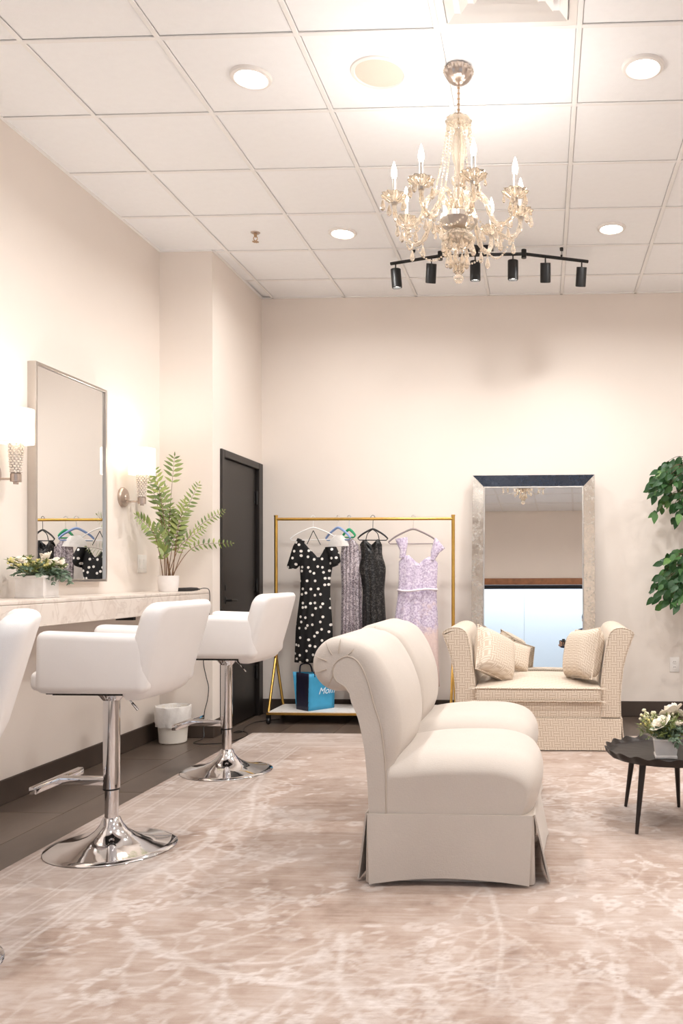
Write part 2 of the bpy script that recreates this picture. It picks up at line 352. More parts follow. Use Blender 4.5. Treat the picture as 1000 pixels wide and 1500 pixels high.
# ------------------------------------------------------------------ geometry helpers
class B:
    def __init__(s): s.v = []; s.f = []
    def add(s, vs, fs):
        o = len(s.v); s.v += [tuple(v) for v in vs]; s.f += [tuple(i+o for i in f) for f in fs]; return s
    def box(s, a, b):
        x0, y0, z0 = a; x1, y1, z1 = b
        return s.add([(x0,y0,z0),(x1,y0,z0),(x1,y1,z0),(x0,y1,z0),(x0,y0,z1),(x1,y0,z1),(x1,y1,z1),(x0,y1,z1)],
                     [(3,2,1,0),(4,5,6,7),(0,1,5,4),(1,2,6,5),(2,3,7,6),(3,0,4,7)])
    def rbox(s, a, b, r, seg=3, fn=None):
        bm = bmesh.new(); bmesh.ops.create_cube(bm, size=1)
        c = [(p+q)/2 for p, q in zip(a, b)]; d = [abs(q-p) for p, q in zip(a, b)]
        for v in bm.verts: v.co = Vector([c[i]+v.co[i]*d[i] for i in range(3)])
        bmesh.ops.bevel(bm, geom=bm.edges[:], offset=min(r, min(d)*.49), segments=seg, profile=.5, affect='EDGES')
        return s.bm(bm, fn)
    def bm(s, bm, fn=None):
        bm.verts.index_update()
        s.add([fn(v.co) if fn else tuple(v.co) for v in bm.verts], [[v.index for v in f.verts] for f in bm.faces]); bm.free(); return s
    def lathe(s, prof, c=(0, 0, 0), n=24, fn=None, axis='Z'):
        vs = []; fs = []
        for (r, z) in prof:
            for k in range(n):
                a = 2*PI*k/n; rr = r*(fn(a, z) if fn else 1)
                p = (rr*math.cos(a), rr*math.sin(a), z)
                if axis == 'X': p = (p[2], p[0], p[1])
                if axis == 'Y': p = (p[1], p[2], p[0])
                vs.append((c[0]+p[0], c[1]+p[1], c[2]+p[2]))
        m = len(prof)
        for i in range(m-1):
            for k in range(n):
                fs.append((i*n+k, i*n+(k+1) % n, (i+1)*n+(k+1) % n, (i+1)*n+k))
        if prof[0][0] > 1e-6: fs.append(tuple(range(n-1, -1, -1)))
        if prof[-1][0] > 1e-6: fs.append(tuple((m-1)*n+k for k in range(n)))
        return s.add(vs, fs)
    def tube(s, path, r, n=8, cap=True, closed=False):
        P = [Vector(p) for p in path]; m = len(P)
        rs = r if isinstance(r, (list, tuple)) else [r]*m
        vs = []; fs = []; up = None
        for i, p in enumerate(P):
            if closed: t = P[(i+1) % m]-P[i-1]
            else: t = P[min(i+1, m-1)]-P[max(i-1, 0)]
            t.normalize()
            if up is None:
                up = Vector((0, 0, 1)) if abs(t.z) < .9 else Vector((1, 0, 0))
            a = t.cross(up)
            if a.length < 1e-5: a = t.orthogonal()
            a.normalize(); bb = a.cross(t); up = bb
            for k in range(n):
                q = 2*PI*k/n; vs.append(p+(a*math.cos(q)+bb*math.sin(q))*rs[i])
        for i in range(m if closed else m-1):
            j = (i+1) % m
            for k in range(n): fs.append((i*n+k, i*n+(k+1) % n, j*n+(k+1) % n, j*n+k))
        if cap and not closed: fs += [tuple(range(n-1, -1, -1)), tuple((m-1)*n+k for k in range(n))]
        return s.add(vs, fs)
    def ball(s, c, r, seg=8, rings=6, sc=(1, 1, 1)):
        prof = [(max(r*math.sin(PI*i/rings), 0), -r*math.cos(PI*i/rings)) for i in range(rings+1)]
        o = len(s.v); s.lathe(prof, (0, 0, 0), seg)
        for i in range(o, len(s.v)):
            v = s.v[i]; s.v[i] = (c[0]+v[0]*sc[0], c[1]+v[1]*sc[1], c[2]+v[2]*sc[2])
        return s
    def grid(s, fn, nu, nv, closeu=False):
        vs = [fn(i/(nu if closeu else nu-1), j/(nv-1)) for j in range(nv) for i in range(nu)]
        fs = []
        for j in range(nv-1):
            for i in range(nu if closeu else nu-1):
                k = (i+1) % nu; fs.append((j*nu+i, j*nu+k, (j+1)*nu+k, (j+1)*nu+i))
        return s.add(vs, fs)
    def prism(s, poly, y0, y1):     # polygon in x,z pushed along y
        n = len(poly)
        return s.add([(x, y0, z) for x, z in poly]+[(x, y1, z) for x, z in poly],
                     [tuple(range(n-1, -1, -1)), tuple(range(n, 2*n))]+[(i, (i+1) % n, n+(i+1) % n, n+i) for i in range(n)])
    def xf(s, mtx):
        s.v = [tuple(mtx @ Vector(v)) for v in s.v]; return s
    def mesh(s, name, smooth=True, angle=35, weld=True):
        me = bpy.data.meshes.new(name); me.from_pydata(s.v, [], s.f)
        bm = bmesh.new(); bm.from_mesh(me)
        if weld: bmesh.ops.remove_doubles(bm, verts=bm.verts[:], dist=1e-6)
        bmesh.ops.recalc_face_normals(bm, faces=bm.faces[:]); bm.to_mesh(me); bm.free()
        if smooth:
            me.polygons.foreach_set('use_smooth', [True]*len(me.polygons)); me.set_sharp_from_angle(angle=R(angle))
        return me
    def build(s, name, mat, parent=None, smooth=True, angle=35, loc=None, rot=None):
        return link(name, s.mesh(name, smooth, angle), mat, parent, loc, rot)
def link(name, me, mat, parent=None, loc=None, rot=None):
    o = bpy.data.objects.new(name, me); COL.objects.link(o)
    if mat is not None and not me.materials: me.materials.append(M[mat] if isinstance(mat, str) else mat)
    if parent: o.parent = parent
    if loc: o.location = loc
    if rot: o.rotation_euler = rot
    return o
def tag(o, label, cat, group=None):
    o['label'] = label; o['category'] = cat
    if group: o['group'] = group
    return o
def struct(o): o['kind'] = 'structure'; return o
def thing(name, label, cat, loc=(0, 0, 0), rz=0, group=None):
    o = bpy.data.objects.new(name, None); COL.objects.link(o); o.location = loc; o.rotation_euler = (0, 0, rz)
    o.empty_display_size = .1
    return tag(o, label, cat, group)
def copy_tree(o, parent=None):
    c = o.copy(); COL.objects.link(c); c.parent = parent
    for ch in list(o.children): copy_tree(ch, c)
    return c
def smoothpath(pts, n=6, closed=False):
    P = [Vector(p) for p in pts]; out = []; m = len(P)
    for i in range(m if closed else m-1):
        p0 = P[(i-1) % m] if closed or i > 0 else P[0]; p1 = P[i]; p2 = P[(i+1) % m]; p3 = P[(i+2) % m] if closed or i+2 < m else P[-1]
        for k in range(n):
            t = k/n
            out.append(.5*((2*p1)+(p2-p0)*t+(2*p0-5*p1+4*p2-p3)*t*t+(3*p1-p0-3*p2+p3)*t**3))
    if not closed: out.append(P[-1])
    return out
def lerp_table(t, tab):
    for (a, x), (b, y) in zip(tab, tab[1:]):
        if t <= b or (b, y) == tab[-1]:
            k = 0 if b == a else max(0, min(1, (t-a)/(b-a))); return x+(y-x)*k

# ================================================================== the room
LW, DW, BW, RW, FW = -2.775, -2.385, 7.125, 3.2, -.6      # left, door side, back, right, front walls
CZ, CY = 3.518, 6.055                                       # ceiling height, front face of the column
T = .6096; GX, GY = -2.894, 3.640-8*T                       # ceiling grid
struct(B().box((LW-.1, FW-.1, 0), (LW, BW+.1, CZ+.1)).build('wall_left', 'wall', smooth=False))
struct(B().box((LW-.1, BW, 0), (RW+.1, BW+.1, CZ+.1)).build('wall_back', 'wall', smooth=False))
struct(B().box((RW, FW-.1, 0), (RW+.1, BW, CZ+.1)).build('wall_right', 'wall', smooth=False))
# boxed-out corner: front face and the side that holds the door
struct(B().box((LW, CY, 0), (DW, CY+.145, CZ)).build('wall_column', 'wall', smooth=False))
struct(B().box((LW, CY+.145, 2.11), (DW, BW, CZ)).build('wall_door', 'wall', smooth=False))
# front wall with the window opening
WX0, WX1, WZ0, WZ1 = -2.3, 2.5, .45, 2.3
fw = B()
fw.box((LW, FW-.1, 0), (RW, FW, WZ0)); fw.box((LW, FW-.1, WZ1), (RW, FW, CZ+.1))
fw.box((LW, FW-.1, WZ0), (WX0, FW, WZ1)); fw.box((WX1, FW-.1, WZ0), (RW, FW, WZ1))
struct(fw.build('wall_front', 'wall', smooth=False))
win = bpy.data.objects.new('window_1', None); COL.objects.link(win); struct(win); win['label'] = 'wide frosted window with a timber valance in the front wall'
fr = B()
for x0, x1, z0, z1 in ((WX0, WX1, WZ0, WZ0+.05), (WX0, WX1, WZ1-.04, WZ1), (WX0, WX0+.05, WZ0, WZ1), (WX1-.05, WX1, WZ0, WZ1)):
    fr.box((x0, FW-.09, z0), (x1, FW-.03, z1))
fr.build('window_frame', 'black', win, False)
for i in range(3):
    a = WX0+.05+i*(WX1-WX0-.1)/3; b = a+(WX1-WX0-.1)/3
    B().box((a, FW-.066, WZ0+.05), (b-.004, FW-.060, WZ1-.04)).build('pane', 'frosted', win, False)
B().rbox((WX0-.06, FW, 2.22), (WX1+.06, FW+.06, 2.33), .006).build('valance', 'wood', win)
B().tube([(WX0, FW+.045, 2.178), (WX1, FW+.045, 2.178)], .034, 12).build('roller_shade', 'shade_black', win)

# floor with planks where the rug leaves it bare
fl = struct(B().box((LW-.1, FW-.1, -.06), (RW+.1, BW+.1, -.006)).build('floor', 'base', smooth=False))
PWD, PLN = .405, 1.22
pm = B().rbox((.0015, .0015, -.006), (PWD-.0015, PLN-.0015, 0), .0012, 1).mesh('plank', False); pm.materials.append(M['floor'])
i = 0; x = LW
while x < RW-.01:
    off = (3.5+(i % 3)*.41) % PLN
    y = FW-PLN+off
    while y < BW:
        y0, y1 = max(y, FW), min(y+PLN, BW); x1 = min(x+PWD, RW)
        covered = x > RX0+.02 and x1 < RX1-.02 and y0 > RY0+.02 and y1 < RY1-.02
        if y1-y0 > .02 and not covered:
            o = bpy.data.objects.new('plank', pm); COL.objects.link(o); o.parent = fl
            o.location = (x, y0, 0); o.scale = ((x1-x)/PWD, (y1-y0)/PLN, 1)
        y += PLN
    x += PWD; i += 1

# baseboards
def skirting(name, a, b):
    struct(B().rbox(a, b, .004, 1).build(name, 'base', smooth=False))
skirting('baseboard_left', (LW, FW, 0), (LW+.012, CY, .128))
skirting('baseboard_back', (DW, BW-.012, 0), (RW, BW, .128))
skirting('baseboard_right', (RW-.012, FW, 0), (RW, BW-.012, .128))
skirting('baseboard_column', (LW+.012, CY-.012, 0), (DW+.012, CY, .128))
skirting('baseboard_door', (DW, CY, 0), (DW+.012, 6.19, .128))

# ceiling: slab, lay-in tiles, tee grid
ce = struct(B().box((LW-.1, FW-.1, CZ+.012), (RW+.1, BW+.1, CZ+.08)).build('ceiling', 'ceil', smooth=False))
tm = B().rbox((.013, .013, 0), (T-.013, T-.013, .010), .003, 1).mesh('ceiling_tile', False); tm.materials.append(M['ceil'])
for i in range(0, 11):
    for j in range(0, 15):
        x0, y0 = GX+i*T, GY+j*T
        a0, a1, b0, b1 = max(x0, LW), min(x0+T, RW), max(y0, FW), min(y0+T, BW)
        if a1-a0 < .03 or b1-b0 < .03: continue
        if i == 4 and j == 7: continue                     # the air diffuser lies here
        if a1 <= DW and b0 > CY-.3: continue
        if i == 0 and b1 > CY: b1 = CY
        o = bpy.data.objects.new('ceiling_tile', tm); COL.objects.link(o); o.parent = ce
        o.location = (a0, b0, CZ+.002); o.scale = ((a1-a0)/T, (b1-b0)/T, 1)
for i in range(1, 11):
    x = GX+i*T
    if x < RW: B().rbox((x-.012, FW, CZ-.004), (x+.012, BW, CZ+.004), .002, 1).build('grid_bar', 'grid', ce, False)
for j in range(0, 15):
    y = GY+j*T
    if FW < y < BW: B().rbox((LW if y < CY else DW, y-.012, CZ-.0035), (RW, y+.012, CZ+.0035), .002, 1).build('grid_bar', 'grid', ce, False)
for a, b in (((LW, FW, CZ-.004), (LW+.02, CY, CZ+.004)), ((DW, BW-.02, CZ-.004), (RW, BW, CZ+.004)), ((DW, CY, CZ-.004), (DW+.02, BW-.02, CZ+.004)), ((LW+.02, CY-.02, CZ-.004), (DW, CY, CZ+.004))):
    B().box(a, b).build('edge_trim', 'grid', ce, False)

# door in the side of the boxed-out corner
dr = bpy.data.objects.new('door_1', None); COL.objects.link(dr); struct(dr); dr['label'] = 'black flush door with black frame beside the clothes rack'
for a, b in (((DW-.10, 6.197, 0), (DW+.018, 6.247, 2.112)), ((DW-.10, 7.02, 0), (DW+.018, 7.113, 2.112)), ((DW-.10, 6.247, 2.058), (DW+.018, 7.02, 2.112))):
    B().rbox(a, b, .004, 1).build('door_frame', 'door', dr, False)
B().rbox((DW-.055, 6.25, .012), (DW-.012, 7.017, 2.055), .003, 1).build('door_panel', 'door', dr, False)
for z in (1.82, 1.09, .37):
    h = B(); h.rbox((DW-.014, 6.975, z-.05), (DW-.008, 7.02, z+.05), .002, 1); h.tube([(DW+.0, 7.012, z-.055), (DW+.0, 7.012, z+.055)], .009, 8)
    h.build('hinge', 'black', dr)
h = B(); h.lathe([(.028, 0), (.028, .012), (.02, .016)], (DW-.012, 6.315, .985), 16, axis='X')
h.tube([(DW-.0, 6.315, .985), (DW+.045, 6.315, .985)], .009, 8); h.tube([(DW+.042, 6.31, .985), (DW+.045, 6.38, .985), (DW+.04, 6.43, .982)], .008, 8)
h.build('door_handle', 'black', dr)
h = B(); h.lathe([(.024, 0), (.024, .01), (.016, .014)], (DW-.012, 6.315, 1.08), 16, axis='X'); h.build('deadbolt', 'black', dr)

# ================================================================== ceiling fixtures
def downlight(x, y, label):
    t = thing('downlight', label, 'ceiling light', (x, y, CZ+.002), 0, 'round recessed downlights')
    B().lathe([(.073, -.002), (.073, -.012), (.078, -.016), (.092, -.012), (.097, -.004), (.097, 0), (.073, -.0)], (0, 0, 0), 40).build('trim_ring', 'white_plastic', t)
    B().lathe([(0, -.008), (.0735, -.008), (.0735, -.002), (0, -.002)], (0, 0, 0), 40).build('lens', 'lens', t)
    area('downlight_light', (0, 0, -.02), (0, 0, 0), .14, .14, DOWN_W, WARM, R(160), t, 'DISK')
dl = {(2, 8): 'lit round downlight in the tile row of the ceiling speaker, on the counter side',
      (5, 8): 'lit round downlight beside the square air diffuser, opposite the ceiling speaker',
      (2, 11): 'lit round downlight nearest the brass sprinkler head',
      (5, 11): 'lit round downlight next to the right end of the black track light'}
for j in (11, 8, 5):
    for i in (2, 5, 8):
        downlight(GX+(i+.5)*T, GY+(j+.5)*T, dl.get((i, j), 'lit round downlight in the ceiling outside the seating corner'))
# loudspeaker
t = thing('ceiling_speaker', 'round cream ceiling speaker with mesh grille between downlight and chandelier', 'speaker', (-.763, 3.94, CZ+.002))
B().lathe([(.112, -.004), (.116, -.009), (.130, -.006), (.133, 0), (.112, 0)], (0, 0, 0), 48).build('trim_ring', 'white_plastic', t)
B().lathe([(0, -.007), (.06, -.0065), (.1125, -.004), (.1125, 0), (0, 0)], (0, 0, 0), 48).build('grille', simple('speaker_mesh', srgb(230, 217, 202), .7, var=.03, scale=300, bmp=.5, bscale=900), t)
# sprinkler
t = thing('sprinkler', 'small brass sprinkler head hanging from a ceiling tile', 'sprinkler', (-1.966, 5.75, CZ+.002))
B().lathe([(.0, -.008), (.026, -.006), (.032, 0), (0, 0)], (0, 0, 0), 20).build('escutcheon', 'nickel', t)
B().lathe([(0, -.03), (.010, -.03), (.012, -.006), (0, -.006)], (0, 0, 0), 12).tube([(-.012, 0, -.03), (-.014, 0, -.045), (0, 0, -.058)], .003, 6).tube([(.012, 0, -.03), (.014, 0, -.045), (0, 0, -.058)], .003, 6).build('frame', 'brass', t)
b = B(); b.lathe([(0, -.06), (.006, -.06), (.022, -.062), (.022, -.0635), (0, -.064)], (0, 0, 0), 16, fn=lambda a, z: 1+.12*math.cos(8*a)); b.build('deflector', 'brass', t)
# air diffuser
t = thing('air_diffuser', 'square white four way air diffuser set in the ceiling grid', 'air vent', (GX+4.5*T, GY+7.5*T, CZ))
hw = T/2-.013
def ring(h0, z0, h1, z1, th=.004):
    b = B()
    for s in (0, 1):
        vs = []
    q = lambda h, z: [(-h, -h, z), (h, -h, z), (h, h, z), (-h, h, z)]
    vs = q(h0, z0)+q(h1, z1)+q(h1, z1+th)+q(h0, z0+th)
    fs = []
    for k in range(4):
        n = (k+1) % 4
        fs += [(k, n, 4+n, 4+k), (8+k, 8+n, 12+n, 12+k), (4+k, 4+n, 8+n, 8+k), (12+k, 12+n, n, k)]
    return b.add(vs, fs)
ring(hw, -.004, hw-.035, -.004).build('frame', 'white_plastic', t, False)
for k, h0 in enumerate((hw-.04, hw-.10, hw-.16)):
    ring(h0, -.012, h0-.055, .028, .003).build('louver', 'white_plastic', t, False)
B().box((-.09, -.09, -.012), (.09, .09, -.008)).build('centre_plate', 'white_plastic', t, False)
B().box((-hw, -hw, .034), (hw, hw, .036)).build('back_pan', 'grid', t, False)

# track light: a hinged bar of three lengths with six cylinder spots
t = thing('track_light', 'black hinged track light with six cylinder spots before the back wall', 'track light', (-.44, 6.06, CZ))
ZT = -.062
W0 = lambda x, y, z: (x+.44, y-6.06, z)
B().rbox((-.11, -.03, -.028), (.085, .03, 0), .004).build('canopy', 'black', t)
for x_ in (-.03, .05): B().tube([(x_, 0, -.025), (x_, 0, ZT)], .008, 8).build('stem', 'black', t)
jl, jr = W0(-.735, 6.06, ZT), W0(-.137, 6.05, ZT)
el, er = W0(-1.115, 6.2, ZT), W0(.325, 6.22, ZT)
for a, b in ((jl, jr), (el, jl), (jr, er)):
    B().tube([a, b], .0115, 10).build('bar', 'black', t)
for j in (jl, jr):
    B().lathe([(0, -.03), (.018, -.03), (.018, .03), (0, .03)], j, 14).build('hinge', 'black', t)
for e, j, k in ((el, jl, .52), (er, jr, .58)):
    p = [e[q]+(j[q]-e[q])*(1-k) for q in range(3)]
    B().lathe([(0, -.02), (.012, -.02), (.014, 0), (0, 0)], (p[0], p[1]-.03, .002), 10).tube([(p[0], p[1]-.03, -.015), (p[0], p[1], ZT)], .0018, 6).lathe([(0, 0), (.007, 0), (.007, .025), (0, .025)], (p[0], p[1], ZT), 8).build('hanger_wire', 'black', t)
def on(a, b, k): return tuple(a[q]+(b[q]-a[q])*k for q in range(3))
heads = [(on(el, jl, .10), R(4), R(-4)), (on(el, jl, .83), R(20), R(6)), (on(jl, jr, .42), R(4), 0), (on(jl, jr, .95-.08), R(4), 0), (on(jr, er, .33), R(22), 0), (on(jr, er, .90), R(22), R(3))]
for p, tx, ty in heads:
    rot = Euler((tx, ty, 0)).to_matrix().to_4x4(); mx = Matrix.Translation(Vector(p)+Vector((0, 0, -.045))) @ rot
    B().tube([p, (p[0], p[1], p[2]-.05)], .005, 8).build('spot_stem', 'black', t)
    hd = B().lathe([(0, 0), (.036, 0), (.0375, -.004), (.0375, -.132), (.035, -.135), (.031, -.135), (.031, -.112), (0, -.112)], (0, 0, 0), 28).xf(mx).build('spot_head', 'black', t)
    B().lathe([(0, -.120), (.0305, -.120), (.0305, -.1125), (0, -.1125)], (0, 0, 0), 24).xf(mx).build('spot_lens', 'spot_lens', hd)
    l = bpy.data.lights.new('spot_light', 'SPOT'); l.energy = SPOT_W; l.color = (1, .975, .945); l.spot_size = R(95); l.spot_blend = .9; l.shadow_soft_size = .03
    lo = bpy.data.objects.new('spot_light', l); COL.objects.link(lo); lo.parent = t; lo.matrix_local = mx @ Matrix.Translation((0, 0, -.125)) 

# ================================================================== rug
RZ = .012
def rug_mesh():
    # fine grid whose colour attribute holds the woven drawing: r = branches, g = leaves and blossoms, b = dark outlines
    W_, H_ = RX1-RX0, RY1-RY0; st = .0085
    nx, ny = int(W_/st)+1, int(H_/st)+1
    A = np.zeros((3, ny, nx), np.float32); rnd = random.Random(77)
    def stamp(ch, x, y, r, val=1.0, asp=1, ang=0):
        R_ = r*1.6+st*1.5; i0, i1 = max(0, int((x-R_)/st)), min(nx, int((x+R_)/st)+2); j0, j1 = max(0, int((y-R_)/st)), min(ny, int((y+R_)/st)+2)
        if i0 >= i1 or j0 >= j1: return
        gx = np.arange(i0, i1)*st-x; gy = (np.arange(j0, j1)*st-y)[:, None]
        c_, s_ = math.cos(ang), math.sin(ang); u = (gx*c_+gy*s_); v = (-gx*s_+gy*c_)*asp
        d = np.sqrt(u*u+v*v); q = np.clip((r+st*.7-d)/(st*1.2), 0, 1)*val
        A[ch, j0:j1, i0:i1] = np.maximum(A[ch, j0:j1, i0:i1], q)
    def blossom(x, y, r):
        a0 = rnd.uniform(0, 6); n = rnd.choice((5, 6))
        for k in range(n):
            a = a0+2*PI*k/n; stamp(1, x+r*.62*math.cos(a), y+r*.62*math.sin(a), r*.46)
        stamp(2, x, y, r*.25); 
    def leaf(x, y, a, l): stamp(1, x+l*.5*math.cos(a), y+l*.5*math.sin(a), l*.5, 1, 2.3, a)
    def vine(x, y, a, ln, w, depth):
        k = rnd.uniform(-1.2, 1.2); s = 0; nxt = rnd.uniform(.04, .12); side = rnd.choice((-1, 1))
        while s < ln:
            t_ = s/ln; ww = w*(1-.75*t_)
            stamp(0 if depth < 2 else 1, x, y, ww, 1 if depth == 0 else .85)
            x += .008*math.cos(a); y += .008*math.sin(a); s += .008
            a += .008*(k*(1+depth*2.5)+rnd.uniform(-9, 9)); k += rnd.uniform(-.12, .12)
            if depth > 0: a += .008*k*depth*2*t_
            if s > nxt:
                nxt = s+rnd.uniform(.05, .13)*(1 if depth == 0 else .6); side = -side
                if depth < 2 and rnd.random() < .85: vine(x, y, a+side*rnd.uniform(.5, 1.1), ln*rnd.uniform(.18, .4) if depth == 0 else ln*rnd.uniform(.25, .5), w*(.45 if depth == 0 else .6), depth+1)
                if depth > 0:
                    if rnd.random() < .7: leaf(x, y, a+side*rnd.uniform(.4, 1.2), rnd.uniform(.025, .05))
        if depth > 0:
            if rnd.random() < .45: blossom(x, y, rnd.uniform(.018, .036))
            else: leaf(x, y, a, rnd.uniform(.03, .05))
    for gx in range(5):
        for gy in range(6):
            x = W_*(gx+rnd.uniform(.1, .9))/5; y = H_*(gy+rnd.uniform(.1, .9))/6
            vine(x, y, rnd.uniform(0, 2*PI), rnd.uniform(.7, 1.5), rnd.uniform(.010, .022), 0)
    for k in range(260): blossom(rnd.uniform(0, W_), rnd.uniform(0, H_), rnd.uniform(.02, .045))
    for k in range(700): leaf(rnd.uniform(0, W_), rnd.uniform(0, H_), rnd.uniform(0, 6.3), rnd.uniform(.03, .07))
    for k in range(26):
        x, y, r = rnd.uniform(.3, W_-.3), rnd.uniform(.3, H_-.3), rnd.uniform(.07, .12)     # large rosettes
        for q, (n, f) in enumerate(((6, .9), (6, .5))):
            for j in range(n):
                a = 2*PI*(j+.5*q)/n; stamp(1, x+r*f*math.cos(a), y+r*f*math.sin(a), r*.34, .8-.2*q); stamp(2, x+r*f*.7*math.cos(a+.5), y+r*f*.7*math.sin(a+.5), r*.08)
    X_, Y_ = np.meshgrid(np.linspace(-W_/2, W_/2, nx), np.linspace(-H_/2, H_/2, ny)); n = nx*ny
    co = np.zeros((n+8, 3), np.float32); co[:n, 0] = X_.ravel(); co[:n, 1] = Y_.ravel(); co[:n, 2] = RZ
    I = np.arange(n).reshape(ny, nx)
    q = np.stack([I[:-1, :-1], I[:-1, 1:], I[1:, 1:], I[1:, :-1]], -1).reshape(-1, 4)
    hx_, hy_ = W_/2+.004, H_/2+.004
    for k, (sx, sy) in enumerate(((-1, -1), (1, -1), (1, 1), (-1, 1))):
        co[n+k] = (sx*hx_, sy*hy_, 0); co[n+4+k] = (sx*hx_, sy*hy_, RZ-.004)
    c4 = [I[0, 0], I[0, -1], I[-1, -1], I[-1, 0]]
    ex = []
    for k in range(4):
        m = (k+1) % 4; ex.append((n+k, n+m, n+4+m, n+4+k)); ex.append((n+4+k, n+4+m, c4[m], c4[k]))
    ex.append((n+3, n+2, n+1, n))
    q = np.concatenate([q, np.array(ex)]).astype(np.int32)
    me = bpy.data.meshes.new('area_rug'); me.vertices.add(n+8); me.vertices.foreach_set('co', co.ravel())
    me.loops.add(q.size); me.loops.foreach_set('vertex_index', q.ravel()); me.polygons.add(len(q))
    me.polygons.foreach_set('loop_start', np.arange(0, q.size, 4, dtype=np.int32)); me.update(calc_edges=True)
    cl = me.color_attributes.new('vines', 'FLOAT_COLOR', 'POINT'); d = np.ones((n+8, 4), np.float32); d[:, :3] = 0
    for c in range(3): d[:n, c] = A[c].ravel()
    cl.data.foreach_set('color', d.ravel()); me.validate(); return me
rug = tag(link('area_rug', rug_mesh(), 'rug', loc=((RX0+RX1)/2, (RY0+RY1)/2, .0005)), 'large distressed beige and cream floral area rug under the seating', 'rug')
RZ = .0125

# ================================================================== makeup counter, mirror, sconces
CT = 1.062
t = thing('vanity_counter', 'floating beige marble vanity counter along the left wall', 'counter', (LW, 3.0, CT))
B().rbox((.004, -3.0, -.02), (.366, CY-3.0-.001, 0), .004, 2).build('countertop', 'marble', t)
B().rbox((.346, -3.0, -.132), (.366, CY-3.0-.001, -.021), .003, 1).build('front_apron', 'marble', t)
B().box((.02, -3.0, -.125), (.335, CY-3.0-.02, -.0215)).build('underside_board', 'wall', t, False)
for y in (2.05, .6, -1.0):
    B().box((.19, y, -.158), (.3, y+.03, -.1255)).build('bracket', 'black', t, False)

t = thing('wall_mirror', 'tall rectangular wall mirror with slim silver frame above the counter', 'mirror', (LW, 4.845, 1.735))
hy, hz, dp = .375, .598, .05
for a, b in (((0, -hy, -hz), (dp, -hy+.016, hz)), ((0, hy-.016, -hz), (dp, hy, hz)), ((0, -hy+.016, hz-.016), (dp, hy-.016, hz)), ((0, -hy+.016, -hz), (dp, hy-.016, -hz+.016))):
    B().rbox(a, b, .002, 1).build('frame_side', 'silver_frame', t, False)
B().box((.001, -hy+.016, -hz+.016), (dp-.012, hy-.016, hz-.016)).build('glass', 'mirror', t, False)

def sconce(y, label):
    t = thing('wall_sconce', label, 'wall lamp', (LW, y, 1.69), 0, 'drum shade wall sconces')
    B().lathe([(0, 0), (.066, 0), (.066, .012), (.058, .02), (.022, .026), (.018, .034), (0, .034)], (0, 0, 0), 32, axis='X').build('backplate', 'nickel', t)
    B().tube([(.03, 0, -.028), (.128, 0, -.028)], .006, 10).build('arm', 'nickel', t)
    c = (.132, 0, 0)
    B().lathe([(0, -.055), (.012, -.055), (.012, -.045), (.026, -.043), (.026, -.004), (.022, 0), (0, 0)], c, 24).build('cup', 'nickel', t)
    gl = B().lathe([(.0, .0), (.022, 0), (.024, .04), (.030, .10), (.037, .165), (.033, .165), (.026, .10), (.02, .04), (0, .01)], c, 24, fn=lambda a, z: 1+.05*math.cos(10*a)).build('crystal_stem', 'crystal_c', t)
    bb = B()
    for k in range(10):
        for q in range(13):
            a = 2*PI*(k+.5*(q % 2))/10; r = .024+.011*q/12
            bb.ball((c[0]+r*math.cos(a), r*math.sin(a), .008+q*.0125), .0062, 6, 4)
    o = bb.build('bead_sleeve', 'bead', t); o['kind'] = 'stuff'
    B().lathe([(.083, .150), (.083, .322), (.081, .322), (.081, .150), (.083, .150)], c, 48).build('lamp_shade', 'shade', t)
    B().tube([(c[0]+.0815*math.cos(a), .0815*math.sin(a), .150) for a in [2*PI*k/40 for k in range(40)]], .0022, 6, closed=True).build('shade_ring', 'white_plastic', t)
    B().ball((c[0], 0, .235), .022, 12, 8, (1, 1, 1.25)).build('bulb', 'bulb', t)
    l = bpy.data.lights.new('sconce_light', 'POINT'); l.energy = SCONCE_W; l.color = WARM; l.shadow_soft_size = .03
    lo = bpy.data.objects.new('sconce_light', l); COL.objects.link(lo); lo.parent = t; lo.location = (c[0], 0, .28)
    return t
sconce(5.51, 'lit drum shade wall sconce between the wall mirror and the fern')
sconce(4.165, 'lit drum shade wall sconce above the box of cream flowers')

# switch plate by the fern and outlet on the back wall
t = thing('outlet_plate', 'white outlet plate on the left wall above the counter beside the fern', 'outlet', (LW, 5.782, 1.254))
B().rbox((0, -.062, -.062), (.006, .062, .062), .003, 2).build('plate', 'white_plastic', t)
for y in (-.03, .03): B().rbox((.005, y-.017, -.034), (.009, y+.017, .034), .002, 1).build('socket', 'white_plastic', t)
t = thing('wall_outlet', 'white double outlet low on the back wall beside the daybed', 'outlet', (1.087, BW, .433))
B().rbox((-.04, -.006, -.062), (.04, 0, .062), .003, 2).build('plate', 'white_plastic', t)
for z in (-.022, .022):
    s = B().lathe([(0, -.009), (.015, -.009), (.0165, -.005), (0, -.005)], (0, 0, z), 20, axis='Y').build('socket', 'white_plastic', t)
    for x in (-.006, .006): B().box((x-.0012, -.0098, z-.002), (x+.0012, -.0088, z+.007)).build('slot', 'outlet_slot', s, False)

